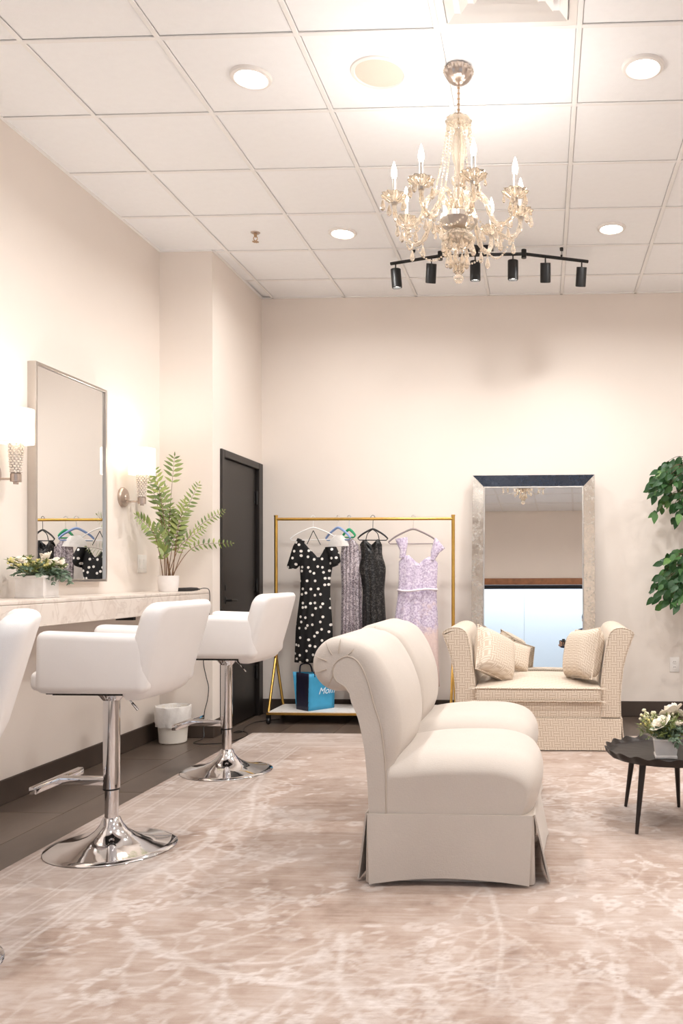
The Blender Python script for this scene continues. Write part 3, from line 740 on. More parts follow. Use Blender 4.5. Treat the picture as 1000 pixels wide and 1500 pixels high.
# ================================================================== makeup stools
def make_stool():
    t = thing('makeup_stool', '-', 'stool')
    B().lathe([(0, 0), (.262, 0), (.266, .003), (.263, .007), (.235, .012), (.18, .022), (.13, .036), (.095, .052), (.066, .074), (.046, .1), (.034, .128), (.03, .13), (0, .13)], (0, 0, 0), 64).build('base', 'chrome', t, angle=50)
    B().lathe([(0, .11), (.0275, .11), (.0275, .28), (0, .28)], (0, 0, 0), 28).build('lower_column', 'chrome', t)
    B().lathe([(.034, .252), (.034, .650), (0, .650)], (0, 0, 0), 28).build('upper_column', 'chrome', t)
    B().lathe([(.0345, .248), (.0352, .251), (.0345, .255), (.028, .255), (.028, .248), (.0345, .248)], (0, 0, 0), 28).build('trim_ring', 'black_plastic', t)
    B().lathe([(0, .632), (.036, .632), (.052, .652), (.072, .664), (.072, .674), (0, .674)], (0, 0, 0), 28).build('swivel_mount', 'chrome', t)
    B().box((-.16, -.17, .674), (.16, .17, .686)).box((-.17, -.2, .682), (.19, .2, .689)).build('seat_plate', 'black', t, False)
    B().tube([(.05, -.01, .662), (.085, -.02, .64), (.10, -.02, .622)], .0035, 8).tube([(.1, -.02, .622), (.126, -.022, .592)], .0055, 8).build('lever', 'chrome', t)
    f = B().rbox((-.225, -.016, .266), (-.02, .016, .302), .004, 2).build('footrest_arm', 'chrome', t)
    B().rbox((-.252, -.185, .268), (-.222, .185, .300), .005, 2).build('footrest_bar', 'chrome', t)
    def crown(v):
        x, y, z = v
        if z > .74: z += .012*max(0, 1-((x)/.22)**2)*max(0, 1-(y/.2)**2)
        return (x, y, z)
    B().rbox((-.25, -.195, .69), (.2, .195, .775), .03, 4, crown).build('seat_cushion', 'leather', t)
    for s in (-1, 1):
        def arm(v, s=s):
            x, y, z = v; k = (z-.69)/.25
            return (x+.012*k, y+s*(.012*k-.006), z+.012*(x+.18)/.4*(-1 if k > .5 else 0))
        B().rbox((-.196, min(s*.17, s*.258), .688), (.262, max(s*.17, s*.258), .942), .034, 5, arm).build('armrest', 'leather', t)
    def back(v):
        x, y, z = v; k = (z-.66)/.41
        y *= .90+.10*min(1, k*1.6); x += .115*k-.02+.025*(y/.26)**2*(-1)
        if k < .15: x -= .012*(1-k/.15)
        return (x, y, z)
    bm = bmesh.new(); bmesh.ops.create_cube(bm, size=1)
    for v in bm.verts: v.co = Vector((.235+v.co.x*.09, v.co.y*.53, .858+v.co.z*.40))
    bmesh.ops.subdivide_edges(bm, edges=[e for e in bm.edges if abs(e.verts[0].co.z-e.verts[1].co.z) > .1], cuts=5, use_grid_fill=True)
    bmesh.ops.subdivide_edges(bm, edges=[e for e in bm.edges if abs(e.verts[0].co.y-e.verts[1].co.y) > .1], cuts=5, use_grid_fill=True)
    ed = [e for e in bm.edges if len(e.link_faces) == 2 and e.calc_face_angle(0) > 1]
    vert_ed = [e for e in ed if abs(e.verts[0].co.x-e.verts[1].co.x) > .02]
    bmesh.ops.bevel(bm, geom=vert_ed, offset=.06, segments=5, profile=.5, affect='EDGES')
    ed = [e for e in bm.edges if len(e.link_faces) == 2 and e.calc_face_angle(0) > 1]
    bmesh.ops.bevel(bm, geom=ed, offset=.03, segments=4, profile=.5, affect='EDGES')
    bk = B().bm(bm, back).build('backrest', 'leather', t, angle=60)
    return t
stool = make_stool()
spots = [((-1.85, 3.58), 0, 'white armchair stool with chrome trumpet base, second from the black door'),
         ((-1.883, 5.0), R(-2), 'white armchair stool with chrome trumpet base beside the black door and bin'),
         ((-1.876, 2.405), R(31), 'white armchair stool with chrome base at the counter, farthest from the black door')]
for i, (p, rz, lab) in enumerate(spots):
    o = stool if i == 0 else copy_tree(stool)
    o.location = (p[0], p[1], RZ); o.rotation_euler = (0, 0, rz); o['label'] = lab; o['group'] = 'white makeup stools at the counter'

# ================================================================== slipper chairs
def offset_poly(P, d):
    n = len(P); out = []
    for i in range(n):
        a, b, c = Vector(P[i-1]), Vector(P[i]), Vector(P[(i+1) % n])
        t_ = (c-a).normalized(); nn = Vector((t_.y, -t_.x)); out.append(tuple(b+nn*d))
    return out
def puff(poly, w, r, n=6, crown=None, shrink=None):
    # polygon (x,z) pushed along y from -w to w, its rim rounded by r
    A = sum(P[0]*Q[1]-Q[0]*P[1] for P, Q in zip(poly, poly[1:]+poly[:1]))
    sg = -1 if A > 0 else 1
    rows = []
    ys = [(-w, r+.004)]+[(-w+r*(1-math.cos(PI/2*k/n)), r*(1-math.sin(PI/2*k/n))) for k in range(n+1)]
    mid = [(-w+r+(2*w-2*r)*k/8, 0) for k in range(1, 8)]
    full = ys+mid+[(-y, d) for y, d in reversed(ys)]
    b = B(); m = len(poly); vs = []; fs = []
    for y, d in full:
        for (x, z) in (shrink(poly, d) if shrink else offset_poly(poly, sg*d)):
            if crown: x, z = crown(x, y, z)
            vs.append((x, y, z))
    for i in range(len(full)-1):
        for k in range(m): fs.append((i*m+k, i*m+(k+1) % m, (i+1)*m+(k+1) % m, (i+1)*m+k))
    fs += [tuple(range(m)), tuple(range((len(full)-1)*m, len(full)*m))]
    return b.add(vs, fs)
def make_slipper():
    t = thing('slipper_chair', '-', 'chair'); X0 = -.36; HW = .32
    lx = lambda p: (p[0]-X0, p[1])
    rc = (-.780, .826); rr = .106
    arc = lambda a0, a1, n, r, c: [(c[0]+r*math.cos(R(a0+(a1-a0)*k/n)), c[1]+r*math.sin(R(a0+(a1-a0)*k/n))) for k in range(n+1)]
    # padded back: roll, front face down to the seat, rear edge up to the underside of the roll
    front = [tuple(v)[:2] for v in smoothpath([(-.71, .918, 0), (-.655, .885, 0), (-.612, .82, 0), (-.578, .74, 0), (-.555, .65, 0), (-.55, .53, 0), (-.575, .43, 0), (-.57, .34, 0), (-.53, .25, 0)], 4)]
    rear = [tuple(v)[:2] for v in smoothpath([(-.648, .25, 0), (-.648, .36, 0), (-.662, .5, 0), (-.686, .63, 0), (-.712, .712, 0)], 3)]
    outline = front+rear+[p for p in arc(290, 66, 26, rr, rc)]
    def crown(x, y, z):
        k = max(0, 1-(y/HW)**2)
        if x > -.70 and .38 < z < .95: x += .03*k*math.sin(PI*(z-.38)/.57)
        return x, z
    o = puff([lx(p) for p in outline], HW-.004, .05, 6, lambda x, y, z: (lambda q: (q[0]-X0, q[1]))(crown(x+X0, y, z)))
    o.build('back_cushion', 'linen', t, angle=50)
    # flat scroll-shaped band along each side of the back, and its rear face
    seam = [tuple(v)[:2] for v in smoothpath([(-.594, .262, 0), (-.595, .42, 0), (-.612, .58, 0), (-.638, .67, 0), (-.668, .775, 0), (-.70, .838, 0), (-.74, .86, 0), (-.78, .842, 0), (-.797, .805, 0), (-.785, .768, 0), (-.752, .745, 0), (-.735, .722, 0)], 4)]
    redge = [tuple(v)[:2] for v in smoothpath([(-.727, .685, 0), (-.70, .62, 0), (-.676, .5, 0), (-.664, .36, 0), (-.66, .262, 0)], 4)]
    band = [lx(p) for p in seam+redge]
    for s in (-1, 1):
        y0, y1 = (-HW-.004, -HW+.03) if s < 0 else (HW-.03, HW+.004)
        B().prism(band, y0, y1).build('side_band', 'linen', t, False)
        B().tube([(p[0]-X0, s*(HW+.004), p[1]) for p in seam], .0032, 6).build('welt', 'piping', t)
    rp = [lx(p) for p in redge]+[(p[0]+.03-X0, p[1]) for p in reversed(redge)]
    B().prism(rp, -HW+.02, HW-.02).build('rear_panel', 'linen', t, False)
    for a in (45, 85, 120, 160, 200, 245):
        pts = []
        for s, r_ in ((-1, .045), (-1, .075), (-1, .098)):
            pts.append((rc[0]+r_*math.cos(R(a))-X0, -HW+.003+(.012 if r_ > .09 else 0), rc[1]+r_*math.sin(R(a))))
        B().tube(pts, [.003, .0022, .001], 6).build('pleat', 'piping', t)
    # seat: deep, crowned, rounded nose
    sp = [tuple(v)[:2] for v in smoothpath([(-.62, .262, 0), (-.62, .45, 0), (-.55, .475, 0), (-.42, .495, 0), (-.28, .5, 0), (-.15, .495, 0), (-.06, .465, 0), (-.015, .41, 0), (-.012, .34, 0), (-.035, .262, 0)], 4)]
    def sc_(x, y, z):
        k = 1-(y/HW)**4
        if z > .36: z -= .03*(1-k)*(z-.36)/.14
        if x > .2: x += -.02+.03*max(0, 1-(y/HW)**2)
        return x, z
    puff([lx(p) for p in sp], HW+.004, .11, 9, sc_, lambda P, d: [(.04+(x-.04)*(1-.3*d/.3), .262+(z-.262)*(1-.62*d/.238)) for x, z in P]).build('seat_cushion', 'linen', t, angle=50)
    # skirt: four flared panels that part at the corners over an inner pleat
    xa, xb = -.664-X0, -.04-X0; H = .262
    B().box((xa+.02, -HW+.02, .004), (xb-.015, HW-.02, H)).build('inner_box', 'linen', t, False)
    def panel(p0, p1, out, fl, bow, sag):
        # top corners p0,p1 (x,y), hung down and pushed out by fl
        nv, nu = 8, 14; vs = []; fs = []
        for th in (0, 1):
            for j in range(nv+1):
                for i in range(nu+1):
                    u = i/nu; k = j/nv
                    x = p0[0]+(p1[0]-p0[0])*u; y = p0[1]+(p1[1]-p0[1])*u
                    ed = abs(2*u-1)**3
                    off = fl*k+bow*k*(ed)+.0035*math.sin(u*9+k)*k+(0 if th else .007)
                    spread = (2*u-1)*.012*k
                    dx, dy = (p1[0]-p0[0]), (p1[1]-p0[1]); ln = math.hypot(dx, dy)
                    z = H+.004-(H-.006-sag*(1-(2*u-1)**2))*k
                    vs.append((x+out[0]*off-dx/ln*spread, y+out[1]*off-dy/ln*spread, max(z, .003)))
        n1 = (nu+1)*(nv+1)
        for th in (0, 1):
            for j in range(nv):
                for i in range(nu):
                    a = th*n1+j*(nu+1)+i; fs.append((a, a+1, a+nu+2, a+nu+1))
        rim = [i for i in range(nu+1)]+[j*(nu+1)+nu for j in range(1, nv+1)]+[nv*(nu+1)+i for i in range(nu-1, -1, -1)]+[j*(nu+1) for j in range(nv-1, 0, -1)]
        for a, b in zip(rim, rim[1:]+rim[:1]): fs.append((a, b, n1+b, n1+a))
        B().add(vs, fs).build('skirt_panel', 'linen', t, angle=50)
    panel((xa, -HW-.006), (xb, -HW-.006), (0, -1), .012, .012, .02)
    panel((xa, HW+.006), (xb, HW+.006), (0, 1), .012, .012, .02)
    panel((xb+.004, -HW+.004), (xb+.004, HW-.004), (1, 0), .035, .02, .01)
    panel((xa-.004, -HW+.004), (xa-.004, HW-.004), (-1, 0), .015, .015, .01)
    for sx, sy in ((xb, -1), (xb, 1), (xa, -1), (xa, 1)):
        B().lathe([(.02, .004), (.022, .01), (.018, H)], (sx-(.012 if sx == xb else -.012), sy*(HW-.012), 0), 12).build('corner_pleat', 'linen', t)
    B().box((xa-.002, -HW-.009, H-.002), (xb+.004, HW+.009, H+.004)).build('waist_welt', 'piping', t, False)
    return t
sl = make_slipper()
sl.location = (-.36, 3.525, RZ)
tag(sl, 'oatmeal linen slipper chair with rolled back, farther from the daybed', 'chair', 'linen slipper chairs side by side')
s2 = copy_tree(sl); s2.location = (-.385, 4.32, RZ); s2['label'] = 'oatmeal linen slipper chair with rolled back, between its twin and the daybed'

# ================================================================== daybed
t = thing('daybed', 'cream patterned daybed bench with two flared arms before the leaning mirror', 'daybed', (0, 0, RZ))
Y0, Y1 = 5.67, 6.52
armL = [tuple(v)[:2] for v in smoothpath([(-.585, .215, 0), (-.585, .40, 0), (-.612, .60, 0), (-.662, .745, 0), (-.672, .775, 0), (-.645, .80, 0), (-.59, .815, 0), (-.535, .80, 0), (-.505, .755, 0), (-.485, .65, 0), (-.458, .45, 0), (-.45, .215, 0)], 4)]
mir = lambda p: (-.036*2-p[0]+.0, p[1])
puff(armL, (Y1-Y0)/2, .014, 3).xf(Matrix.Translation((0, (Y0+Y1)/2, 0))).build('arm', 'key', t, angle=50)
puff([mir(p) for p in reversed(armL)], (Y1-Y0)/2, .014, 3).xf(Matrix.Translation((0, (Y0+Y1)/2, 0))).build('arm', 'key', t, angle=50)
for mp in (lambda p: p, mir):
    B().tube([(mp(p)[0], Y0+.003, p[1]) for p in armL], .0035, 6).build('arm_welt', 'key', t)
B().rbox((-.46, Y0+.004, .2), (.39, Y1, .325), .012, 2).build('seat_rail', 'key', t)
def cc(v):
    x, y, z = v
    k = max(0, 1-((x+.036)/.42)**2)*max(0, 1-((y-(Y0+Y1)/2)/.43)**2)
    if z > .38: z += .035*k**.6
    return (x, y, z)
bm = bmesh.new(); bmesh.ops.create_cube(bm, size=1)
for v in bm.verts: v.co = Vector((-.036+v.co.x*.838, (Y0+Y1)/2-.012+v.co.y*.875, .372+v.co.z*.094))
bmesh.ops.subdivide_edges(bm, edges=[e for e in bm.edges if abs(e.verts[0].co.z-e.verts[1].co.z) < .01], cuts=10, use_grid_fill=True)
ed = [e for e in bm.edges if len(e.link_faces) == 2 and e.calc_face_angle(0) > 1]
bmesh.ops.bevel(bm, geom=ed, offset=.018, segments=3, profile=.5, affect='EDGES')
B().bm(bm, cc).build('seat_cushion', 'key', t, angle=60)
for z in (.330, .414):
    y_ = Y0-.026; rec = smoothpath([(-.445, y_+.015, z), (-.43, y_, z), (.36, y_, z), (.375, y_+.015, z), (.378, Y1-.03, z), (.36, Y1-.012, z), (-.43, Y1-.012, z), (-.448, Y1-.03, z)], 3, True)
    B().tube(rec, .0055, 6, closed=True).build('cushion_piping', 'key', t)
def dpanel(a, b, out):
    nu, nv = 16, 6; vs = []; fs = []
    for th in (0, 1):
        for j in range(nv+1):
            for i in range(nu+1):
                u = i/nu; k = j/nv
                off = .014*k+.004*math.sin(u*14)*k+(.008 if th == 0 else 0)
                vs.append((a[0]+(b[0]-a[0])*u+out[0]*off, a[1]+(b[1]-a[1])*u+out[1]*off, .214-.208*k))
    n1 = (nu+1)*(nv+1)
    for th in (0, 1):
        for j in range(nv):
            for i in range(nu):
                q = th*n1+j*(nu+1)+i; fs.append((q, q+1, q+nu+2, q+nu+1))
    rim = [i for i in range(nu+1)]+[j*(nu+1)+nu for j in range(1, nv+1)]+[nv*(nu+1)+i for i in range(nu-1, -1, -1)]+[j*(nu+1) for j in range(nv-1, 0, -1)]
    for p, q in zip(rim, rim[1:]+rim[:1]): fs.append((p, q, n1+q, n1+p))
    B().add(vs, fs).build('skirt_panel', 'key', t, angle=50)
xl, xr = -.588, .516
dpanel((xl, Y0), (xr, Y0), (0, -1)); dpanel((xl, Y1), (xr, Y1), (0, 1)); dpanel((xl, Y0), (xl, Y1), (-1, 0)); dpanel((xr, Y0), (xr, Y1), (1, 0))
B().box((xl+.02, Y0+.02, .02), (xr-.02, Y1-.02, .212)).build('inner_box', 'key', t, False)

def pillow(label, loc, rot, w=.42, th=.085):
    def f(u, v, s):
        a, b = 2*u-1, 2*v-1
        e = (max(0, 1-a**4))**.55*(max(0, 1-b**4))**.55
        pin = 1-.07*(1-abs(b)**1.5)*abs(a)**6; pin2 = 1-.07*(1-abs(a)**1.5)*abs(b)**6
        return (a*w/2*pin, s*th*e, b*w/2*pin2)
    t = thing('throw_pillow', label, 'pillow', loc, 0, 'cream throw pillows on the daybed'); t.rotation_euler = rot
    b = B(); b.grid(lambda u, v: f(u, v, 1), 15, 15); b.grid(lambda u, v: f(u, v, -1), 15, 15)
    b.build('cover', 'key', t, angle=80)
    edge = [f(k/14, 0, 0) for k in range(15)]+[f(1, k/14, 0) for k in range(1, 15)]+[f(1-k/14, 1, 0) for k in range(1, 15)]+[f(0, 1-k/14, 0) for k in range(1, 14)]
    B().tube(edge, .0055, 6, closed=True).build('piping', 'key', t)
pillow('large cream pillow slumped against the daybed arm nearer the clothes rack, at the front', (-.335, 5.88, .625), Euler((R(-24), R(24), R(42))), .34, .085)
pillow('cream pillow mostly hidden behind the large slumped pillow on the daybed', (-.335, 6.12, .60), Euler((R(-20), R(6), R(62))), .30, .06)
pillow('small cream pillow alone near the rear of the daybed, against the leaning mirror', (-.20, 6.38, .565), Euler((R(-22), R(20), R(28))), .22, .05)
pillow('cream pillow standing upright against the daybed arm nearer the ficus', (.275, 5.88, .635), Euler((R(-14), R(-6), R(-64))), .35, .10)

# ================================================================== leaning floor mirror
t = thing('floor_mirror', 'large floor mirror with wide speckled glass frame leaning on the back wall', 'mirror', (-.084, 6.905, .004))
t.rotation_euler = (R(-4.6), 0, R(-1.35))
MW, MH, FB = .5, 1.995, .095
def quadslab(q, name, mat, th=.012):
    n = (Vector(q[1])-Vector(q[0])).cross(Vector(q[3])-Vector(q[0])).normalized()
    if n.y > 0: n = -n
    bk = [tuple(Vector(p)-n*th) for p in q]
    B().add(list(q)+bk, [(0, 1, 2, 3), (7, 6, 5, 4), (0, 1, 5, 4), (1, 2, 6, 5), (2, 3, 7, 6), (3, 0, 4, 7)]).build(name, mat, t, False)
o0, o1, i0, i1 = -MW, MW, -MW+FB, MW-FB
yo, yi = -.052, -.022       # outer edge stands proud of the recessed glass
quadslab([(o0, yo, MH), (o1, yo, MH), (i1, yi, MH-FB), (i0, yi, MH-FB)], 'frame_panel', 'reflect_tint')  # top panel: its dark reflection is put into the colour
quadslab([(i0, yi, FB), (i1, yi, FB), (o1, yo, 0), (o0, yo, 0)], 'frame_panel', 'antique')
quadslab([(o0, yo, MH), (i0, yi, MH-FB), (i0, yi, FB), (o0, yo, 0)], 'frame_panel', 'antique')
quadslab([(i1, yi, MH-FB), (o1, yo, MH), (o1, yo, 0), (i1, yi, FB)], 'frame_panel', 'antique')
B().box((o0+.004, -.034, .004), (o0+.02, 0, MH-.004)).box((o1-.02, -.034, .004), (o1-.004, 0, MH-.004)).box((o0+.02, -.034, MH-.02), (o1-.02, 0, MH-.004)).box((o0+.02, -.034, .004), (o1-.02, 0, .02)).build('outer_frame', 'silver_frame', t, False)
for a, b in (((i0-.006, -.030, FB-.006), (i0+.004, -.018, MH-FB+.006)), ((i1-.004, -.030, FB-.006), (i1+.006, -.018, MH-FB+.006)), ((i0, -.030, MH-FB-.004), (i1, -.018, MH-FB+.006)), ((i0, -.030, FB-.006), (i1, -.018, FB+.004))):
    B().box(a, b).build('inner_bead', 'silver_frame', t, False)
B().box((i0, -.016, FB), (i1, -.004, MH-FB)).build('glass', 'mirror', t, False)

# ================================================================== low tray table
TZ = .335
t = thing('tray_table', 'low dark bronze round table with scalloped tray rim and tapered legs', 'table', (.60, 4.09, RZ))
def scal(a): return 1+.018*math.cos(20*a)
n = 160; vs = []; fs = []
prof = [(0, TZ-.012), (.262, TZ-.012), (.285, TZ-.008), (.300, TZ+.012), (.303, TZ+.012), (.297, TZ-.006), (.285, TZ-.022), (.262, TZ-.022), (0, TZ-.022)]
b = B().lathe(prof, (0, 0, 0), n, fn=lambda a, z: scal(a) if z > TZ-.011 else 1+.3*(scal(a)-1))
b.v = [(x, y, z+(.006*math.cos(20*math.atan2(y, x)) if z > TZ+.005 else 0)) for x, y, z in b.v]
b.build('tray', 'bronze', t)
for (fx, fy), (tx, ty) in (((-.18, -.228), (-.145, -.175)), ((-.185, .228), (-.15, .175)), ((.08, .228), (.06, .175)), ((.14, -.228), (.11, -.175))):
    B().tube([(fx, fy, .002), (tx, ty, TZ-.02)], [.008, .0165], 14).build('leg', 'bronze', t)

# ================================================================== chandelier
CX_, CY_ = -.39, 3.92
t = thing('chandelier', 'eight arm champagne crystal chandelier with candle bulbs and hanging drops', 'chandelier', (CX_, CY_, CZ-.004))
def zz(z): return z-CZ+.004
rib = lambda n, a_: (lambda a, z: 1+a_*math.cos(n*a))
B().lathe([(0, 0), (.064, 0), (.067, -.012), (.062, -.03), (.048, -.052), (.028, -.066), (.012, -.072), (0, -.073)], (0, 0, 0), 48, fn=rib(16, .04)).build('canopy', 'nickel', t)
bb = B()
for q in range(5):
    for k in range(24-3*q): bb.ball(((.066-.0095*q-.0016*q*q)*math.cos(2*PI*k/(24-3*q)), (.066-.0095*q-.0016*q*q)*math.sin(2*PI*k/(24-3*q)), -.014-.0125*q), .0055, 6, 4)
o = bb.build('canopy_beads', 'crystal', t); o['kind'] = 'stuff'
bb = B()
for k in range(14): bb.ball((0, 0, -.075-k*.0125), .0075 if k % 2 else .005, 8, 5)
bb.build('stem_chain', 'brass', t)
B().tube([(0, 0, -.07), (0, 0, zz(2.66))], .004, 8).build('rod', 'nickel', t)
B().lathe([(.012, zz(3.285)), (.045, zz(3.29)), (.06, zz(3.275)), (.052, zz(3.255)), (.02, zz(3.245)), (.014, zz(3.235))], (0, 0, 0), 40, fn=rib(10, .06)).build('crown_dish', 'crystal', t)
B().lathe([(.014, zz(3.235)), (.026, zz(3.20)), (.034, zz(3.15)), (.028, zz(3.10)), (.016, zz(3.055)), (.02, zz(3.02)), (.034, zz(3.005)), (.03, zz(2.985)), (.016, zz(2.965)), (.018, zz(2.90)), (.028, zz(2.86)), (.014, zz(2.84))], (0, 0, 0), 28, fn=rib(10, .05)).build('glass_column', 'crystal', t)
B().lathe([(0, zz(2.855)), (.05, zz(2.852)), (.082, zz(2.835)), (.086, zz(2.812)), (.07, zz(2.785)), (.04, zz(2.768)), (0, zz(2.762))], (0, 0, 0), 48, fn=rib(18, .03)).build('silver_bowl', 'silver_frame', t)
B().lathe([(.02, zz(2.765)), (.052, zz(2.762)), (.075, zz(2.735)), (.07, zz(2.71)), (.035, zz(2.685)), (.014, zz(2.675))], (0, 0, 0), 40, fn=rib(12, .07)).build('lower_dish', 'crystal', t)
B().ball((0, 0, zz(2.548)), .024, 12, 8).build('finial_ball', 'crystal', t)
B().tube([(0, 0, zz(2.67)), (0, 0, zz(2.57))], .002, 6).build('finial_wire', 'nickel', t)
def drop_mesh(name, h, w):
    b = B(); b.ball((0, 0, -.006), .006, 8, 5)
    b.lathe([(0, -.012), (w*.45, -.012-h*.22), (w, -.012-h*.68), (w*.7, -.012-h*.88), (0, -.012-h)], (0, 0, 0), 6)
    me = b.mesh(name, False); me.materials.append(M['crystal']); return me
DROP = drop_mesh('pendant', .058, .0125); DROPS = drop_mesh('small_pendant', .036, .008)
def bead_strand(a, b, sag, n, r=.0055):
    A, C = Vector(a), Vector(b); s = B()
    for k in range(n+1):
        u = k/n; p = A.lerp(C, u)+Vector((0, 0, -sag*4*u*(1-u))); s.ball(p, r, 6, 4)
    o = s.build('bead_strand', 'crystal', t); o['kind'] = 'stuff'; return o
NA = 8; RR = .298; ZC = 2.885
for k in range(NA):
    a = 2*PI*k/NA+R(18); ca, sa = math.cos(a), math.sin(a)
    hi = .0 if k % 2 == 0 else -.012
    q = lambda r, z: (r*ca, r*sa, zz(z+hi))
    path = smoothpath([q(.03, 2.83), q(.055, 2.90), q(.095, 2.935), q(.14, 2.90), q(.165, 2.83), q(.2, 2.775), q(.255, 2.765), q(.29, 2.80), q(RR, 2.862)], 5)
    arm = B().tube(path, [.0112+.0018*math.cos(i*1.6) for i in range(len(path))], 10).build('arm', 'crystal', t)
    c = q(RR, ZC)
    B().lathe([(.012, -.024), (.03, -.014), (.05, .0), (.056, .012), (.052, .012), (.03, -.006), (.013, -.012)], c, 40, fn=lambda a_, z: 1+.10*math.cos(10*a_)).build('bobeche', 'crystal', arm)
    B().lathe([(0, -.034), (.012, -.032), (.017, -.022), (.012, -.01), (0, -.01)], c, 16).build('socket_cup', 'silver_frame', arm)
    B().lathe([(0, -.01), (.0095, -.01), (.0095, .085), (0, .085)], c, 16).build('candle_sleeve', 'silver_frame', arm)
    B().lathe([(0, .085), (.008, .087), (.0125, .103), (.0135, .115), (.010, .135), (.005, .152), (.0015, .163), (0, .165)], c, 14).build('bulb', 'bulb', arm)
    l = bpy.data.lights.new('candle_light', 'POINT'); l.energy = BULB_W; l.color = WARM; l.shadow_soft_size = .012
    lo = bpy.data.objects.new('candle_light', l); COL.objects.link(lo); lo.parent = arm; lo.location = (c[0], c[1], c[2]+.195)
    for j in range(5):
        b_ = 2*PI*j/5+a; r_ = .051
        o = link('pendant', DROP if j % 2 == 0 else DROPS, None, arm, (c[0]+r_*math.cos(b_), c[1]+r_*math.sin(b_), c[2]+.004))
    top = (.05*ca, .05*sa, zz(3.262))
    bead_strand(top, (.112*ca, .112*sa, zz(2.935+hi)), .03, 26, .0052)
    n_ = 2*PI*(k+1)/NA+R(18)
    bead_strand((RR*.86*ca, RR*.86*sa, zz(2.775+hi)), (RR*.86*math.cos(n_), RR*.86*math.sin(n_), zz(2.775-.012-hi)), .07, 16, .005)
    link('pendant', DROP, None, arm, q(.2, 2.762)); link('pendant', DROP, None, arm, q(.262, 2.755))
    link('pendant', DROP, None, t, (.070*ca, .070*sa, zz(2.725))); link('pendant', DROPS, None, t, (.055*math.cos(a+.3), .055*math.sin(a+.3), zz(3.255)))
    link('pendant', DROP, None, t, (.04*math.cos(a+.2), .04*math.sin(a+.2), zz(2.665)))
    link('pendant', DROPS, None, t, (.02*math.cos(a+.5), .02*math.sin(a+.5), zz(2.62)))

# ================================================================== clothes rack
YR = 6.82; XL, XR = -2.163, -.722; ZR = 1.628
t = thing('garment_rack', 'brushed gold rolling garment rack with white shelf against the back wall', 'clothes rack', ((XL+XR)/2, YR, 0))
hw = (XR-XL)/2
for s in (-1, 1):
    B().lathe([(0, .46), (.014, .46), (.014, ZR+.02), (.016, ZR+.022), (.016, ZR+.032), (0, ZR+.034)], (s*hw, 0, 0), 16).build('post', 'gold', t)
    for d in (-1, 1):
        B().tube([(s*hw, d*.012, .5), (s*hw, d*.19, .095)], .011, 10).build('leg', 'gold', t)
        c = B().tube([(s*hw, d*.19, .075), (s*hw, d*.19, .10)], .007, 8).box((s*hw-.016, d*.19-.012, .03), (s*hw+.016, d*.19+.012, .078)).build('caster', 'black', t, False)
        B().lathe([(0, -.012), (.024, -.012), (.026, -.006), (.026, .006), (.024, .012), (0, .012)], (s*hw, d*.19, .0265), 16, axis='X').build('wheel', 'black_plastic', c)
B().tube([(-hw, 0, ZR), (hw, 0, ZR)], .012, 14).build('hanging_rail', 'gold', t)
B().box((-hw+.004, -.205, .082), (hw-.004, .205, .1)).build('shelf_board', 'marble_white', t, False)
for y in (-.205, .205):
    B().box((-hw-.01, y-.006, .076), (hw+.01, y+.006, .094)).build('shelf_rail', 'gold', t, False)

def hanger(x, label, mat, wsh, drop, zc, tilt=0, ry=0, bar=True, r=.0045, hookmat=None, skew=0):
    # origin on the rail
    t = thing('clothes_hanger', label, 'hanger', (x, YR, ZR+.0155), ry, 'hangers on the gold rail')
    hook = smoothpath([(-.016, 0, -.010), (-.0145, 0, .004), (0, 0, .0145), (.0145, 0, .004), (.013, 0, -.012), (.002, 0, -.03), (0, 0, -zc)], 6)
    B().tube(hook, .0022, 8).build('hook', hookmat or mat, t)
    h = wsh/2
    p = smoothpath([(-h, 0, -zc-drop), (-h*.75, 0, -zc-drop*.62), (-h*.35, 0, -zc-drop*.22), (0, 0, -zc), (h*.35, 0, -zc-drop*.22), (h*.75, 0, -zc-drop*.62), (h, 0, -zc-drop)], 5)
    if skew: p = [Vector((v.x, v.y, v.z+skew*v.x)) for v in p]
    b = B().tube(p, [r*(1+.3*math.sin(PI*i/(len(p)-1))) for i in range(len(p))], 8)
    b.build('shoulders', mat, t)
    if bar: B().tube([(-h, 0, -zc-drop-skew*h), (-h+.012, 0, -zc-drop-.014-skew*h), (h-.012, 0, -zc-drop-.014+skew*h), (h, 0, -zc-drop+skew*h)], r*.7, 8).build('trouser_bar', mat, t)
    return t
def garment(parent, name, mat, tab, top_f, top_b, z0, thick, folds=.006, kf=5, nu=25, nv=30, dx=0):
    # tab: (z, left x, right x); top_f/top_b: (u, z) necklines; front and back sheets joined at the sides
    b = B()
    L_ = [(z, a) for z, a, c in tab]; R_ = [(z, c) for z, a, c in tab]
    def sheet(s, top):
        def f(u, v):
            zt = lerp_table(u, top); z = z0+(zt-z0)*v
            xl = lerp_table(z, L_); xr = lerp_table(z, R_)
            e = math.sqrt(max(0, 1-(2*u-1)**2)); k = 1-v
            y = s*thick*(.35+.65*min(1, 1.6*k))*e+folds*(.3+k)*math.sin(u*kf*2*PI+s)*e
            return (xl+(xr-xl)*u, y, z)
        return f
    b.grid(sheet(-1, top_f), nu, nv); b.grid(sheet(1, top_b), nu, nv)
    o = b.build(name, mat, parent, angle=70)
    md = o.modifiers.new('cloth', 'SOLIDIFY'); md.thickness = .002; md.offset = 0
    return o
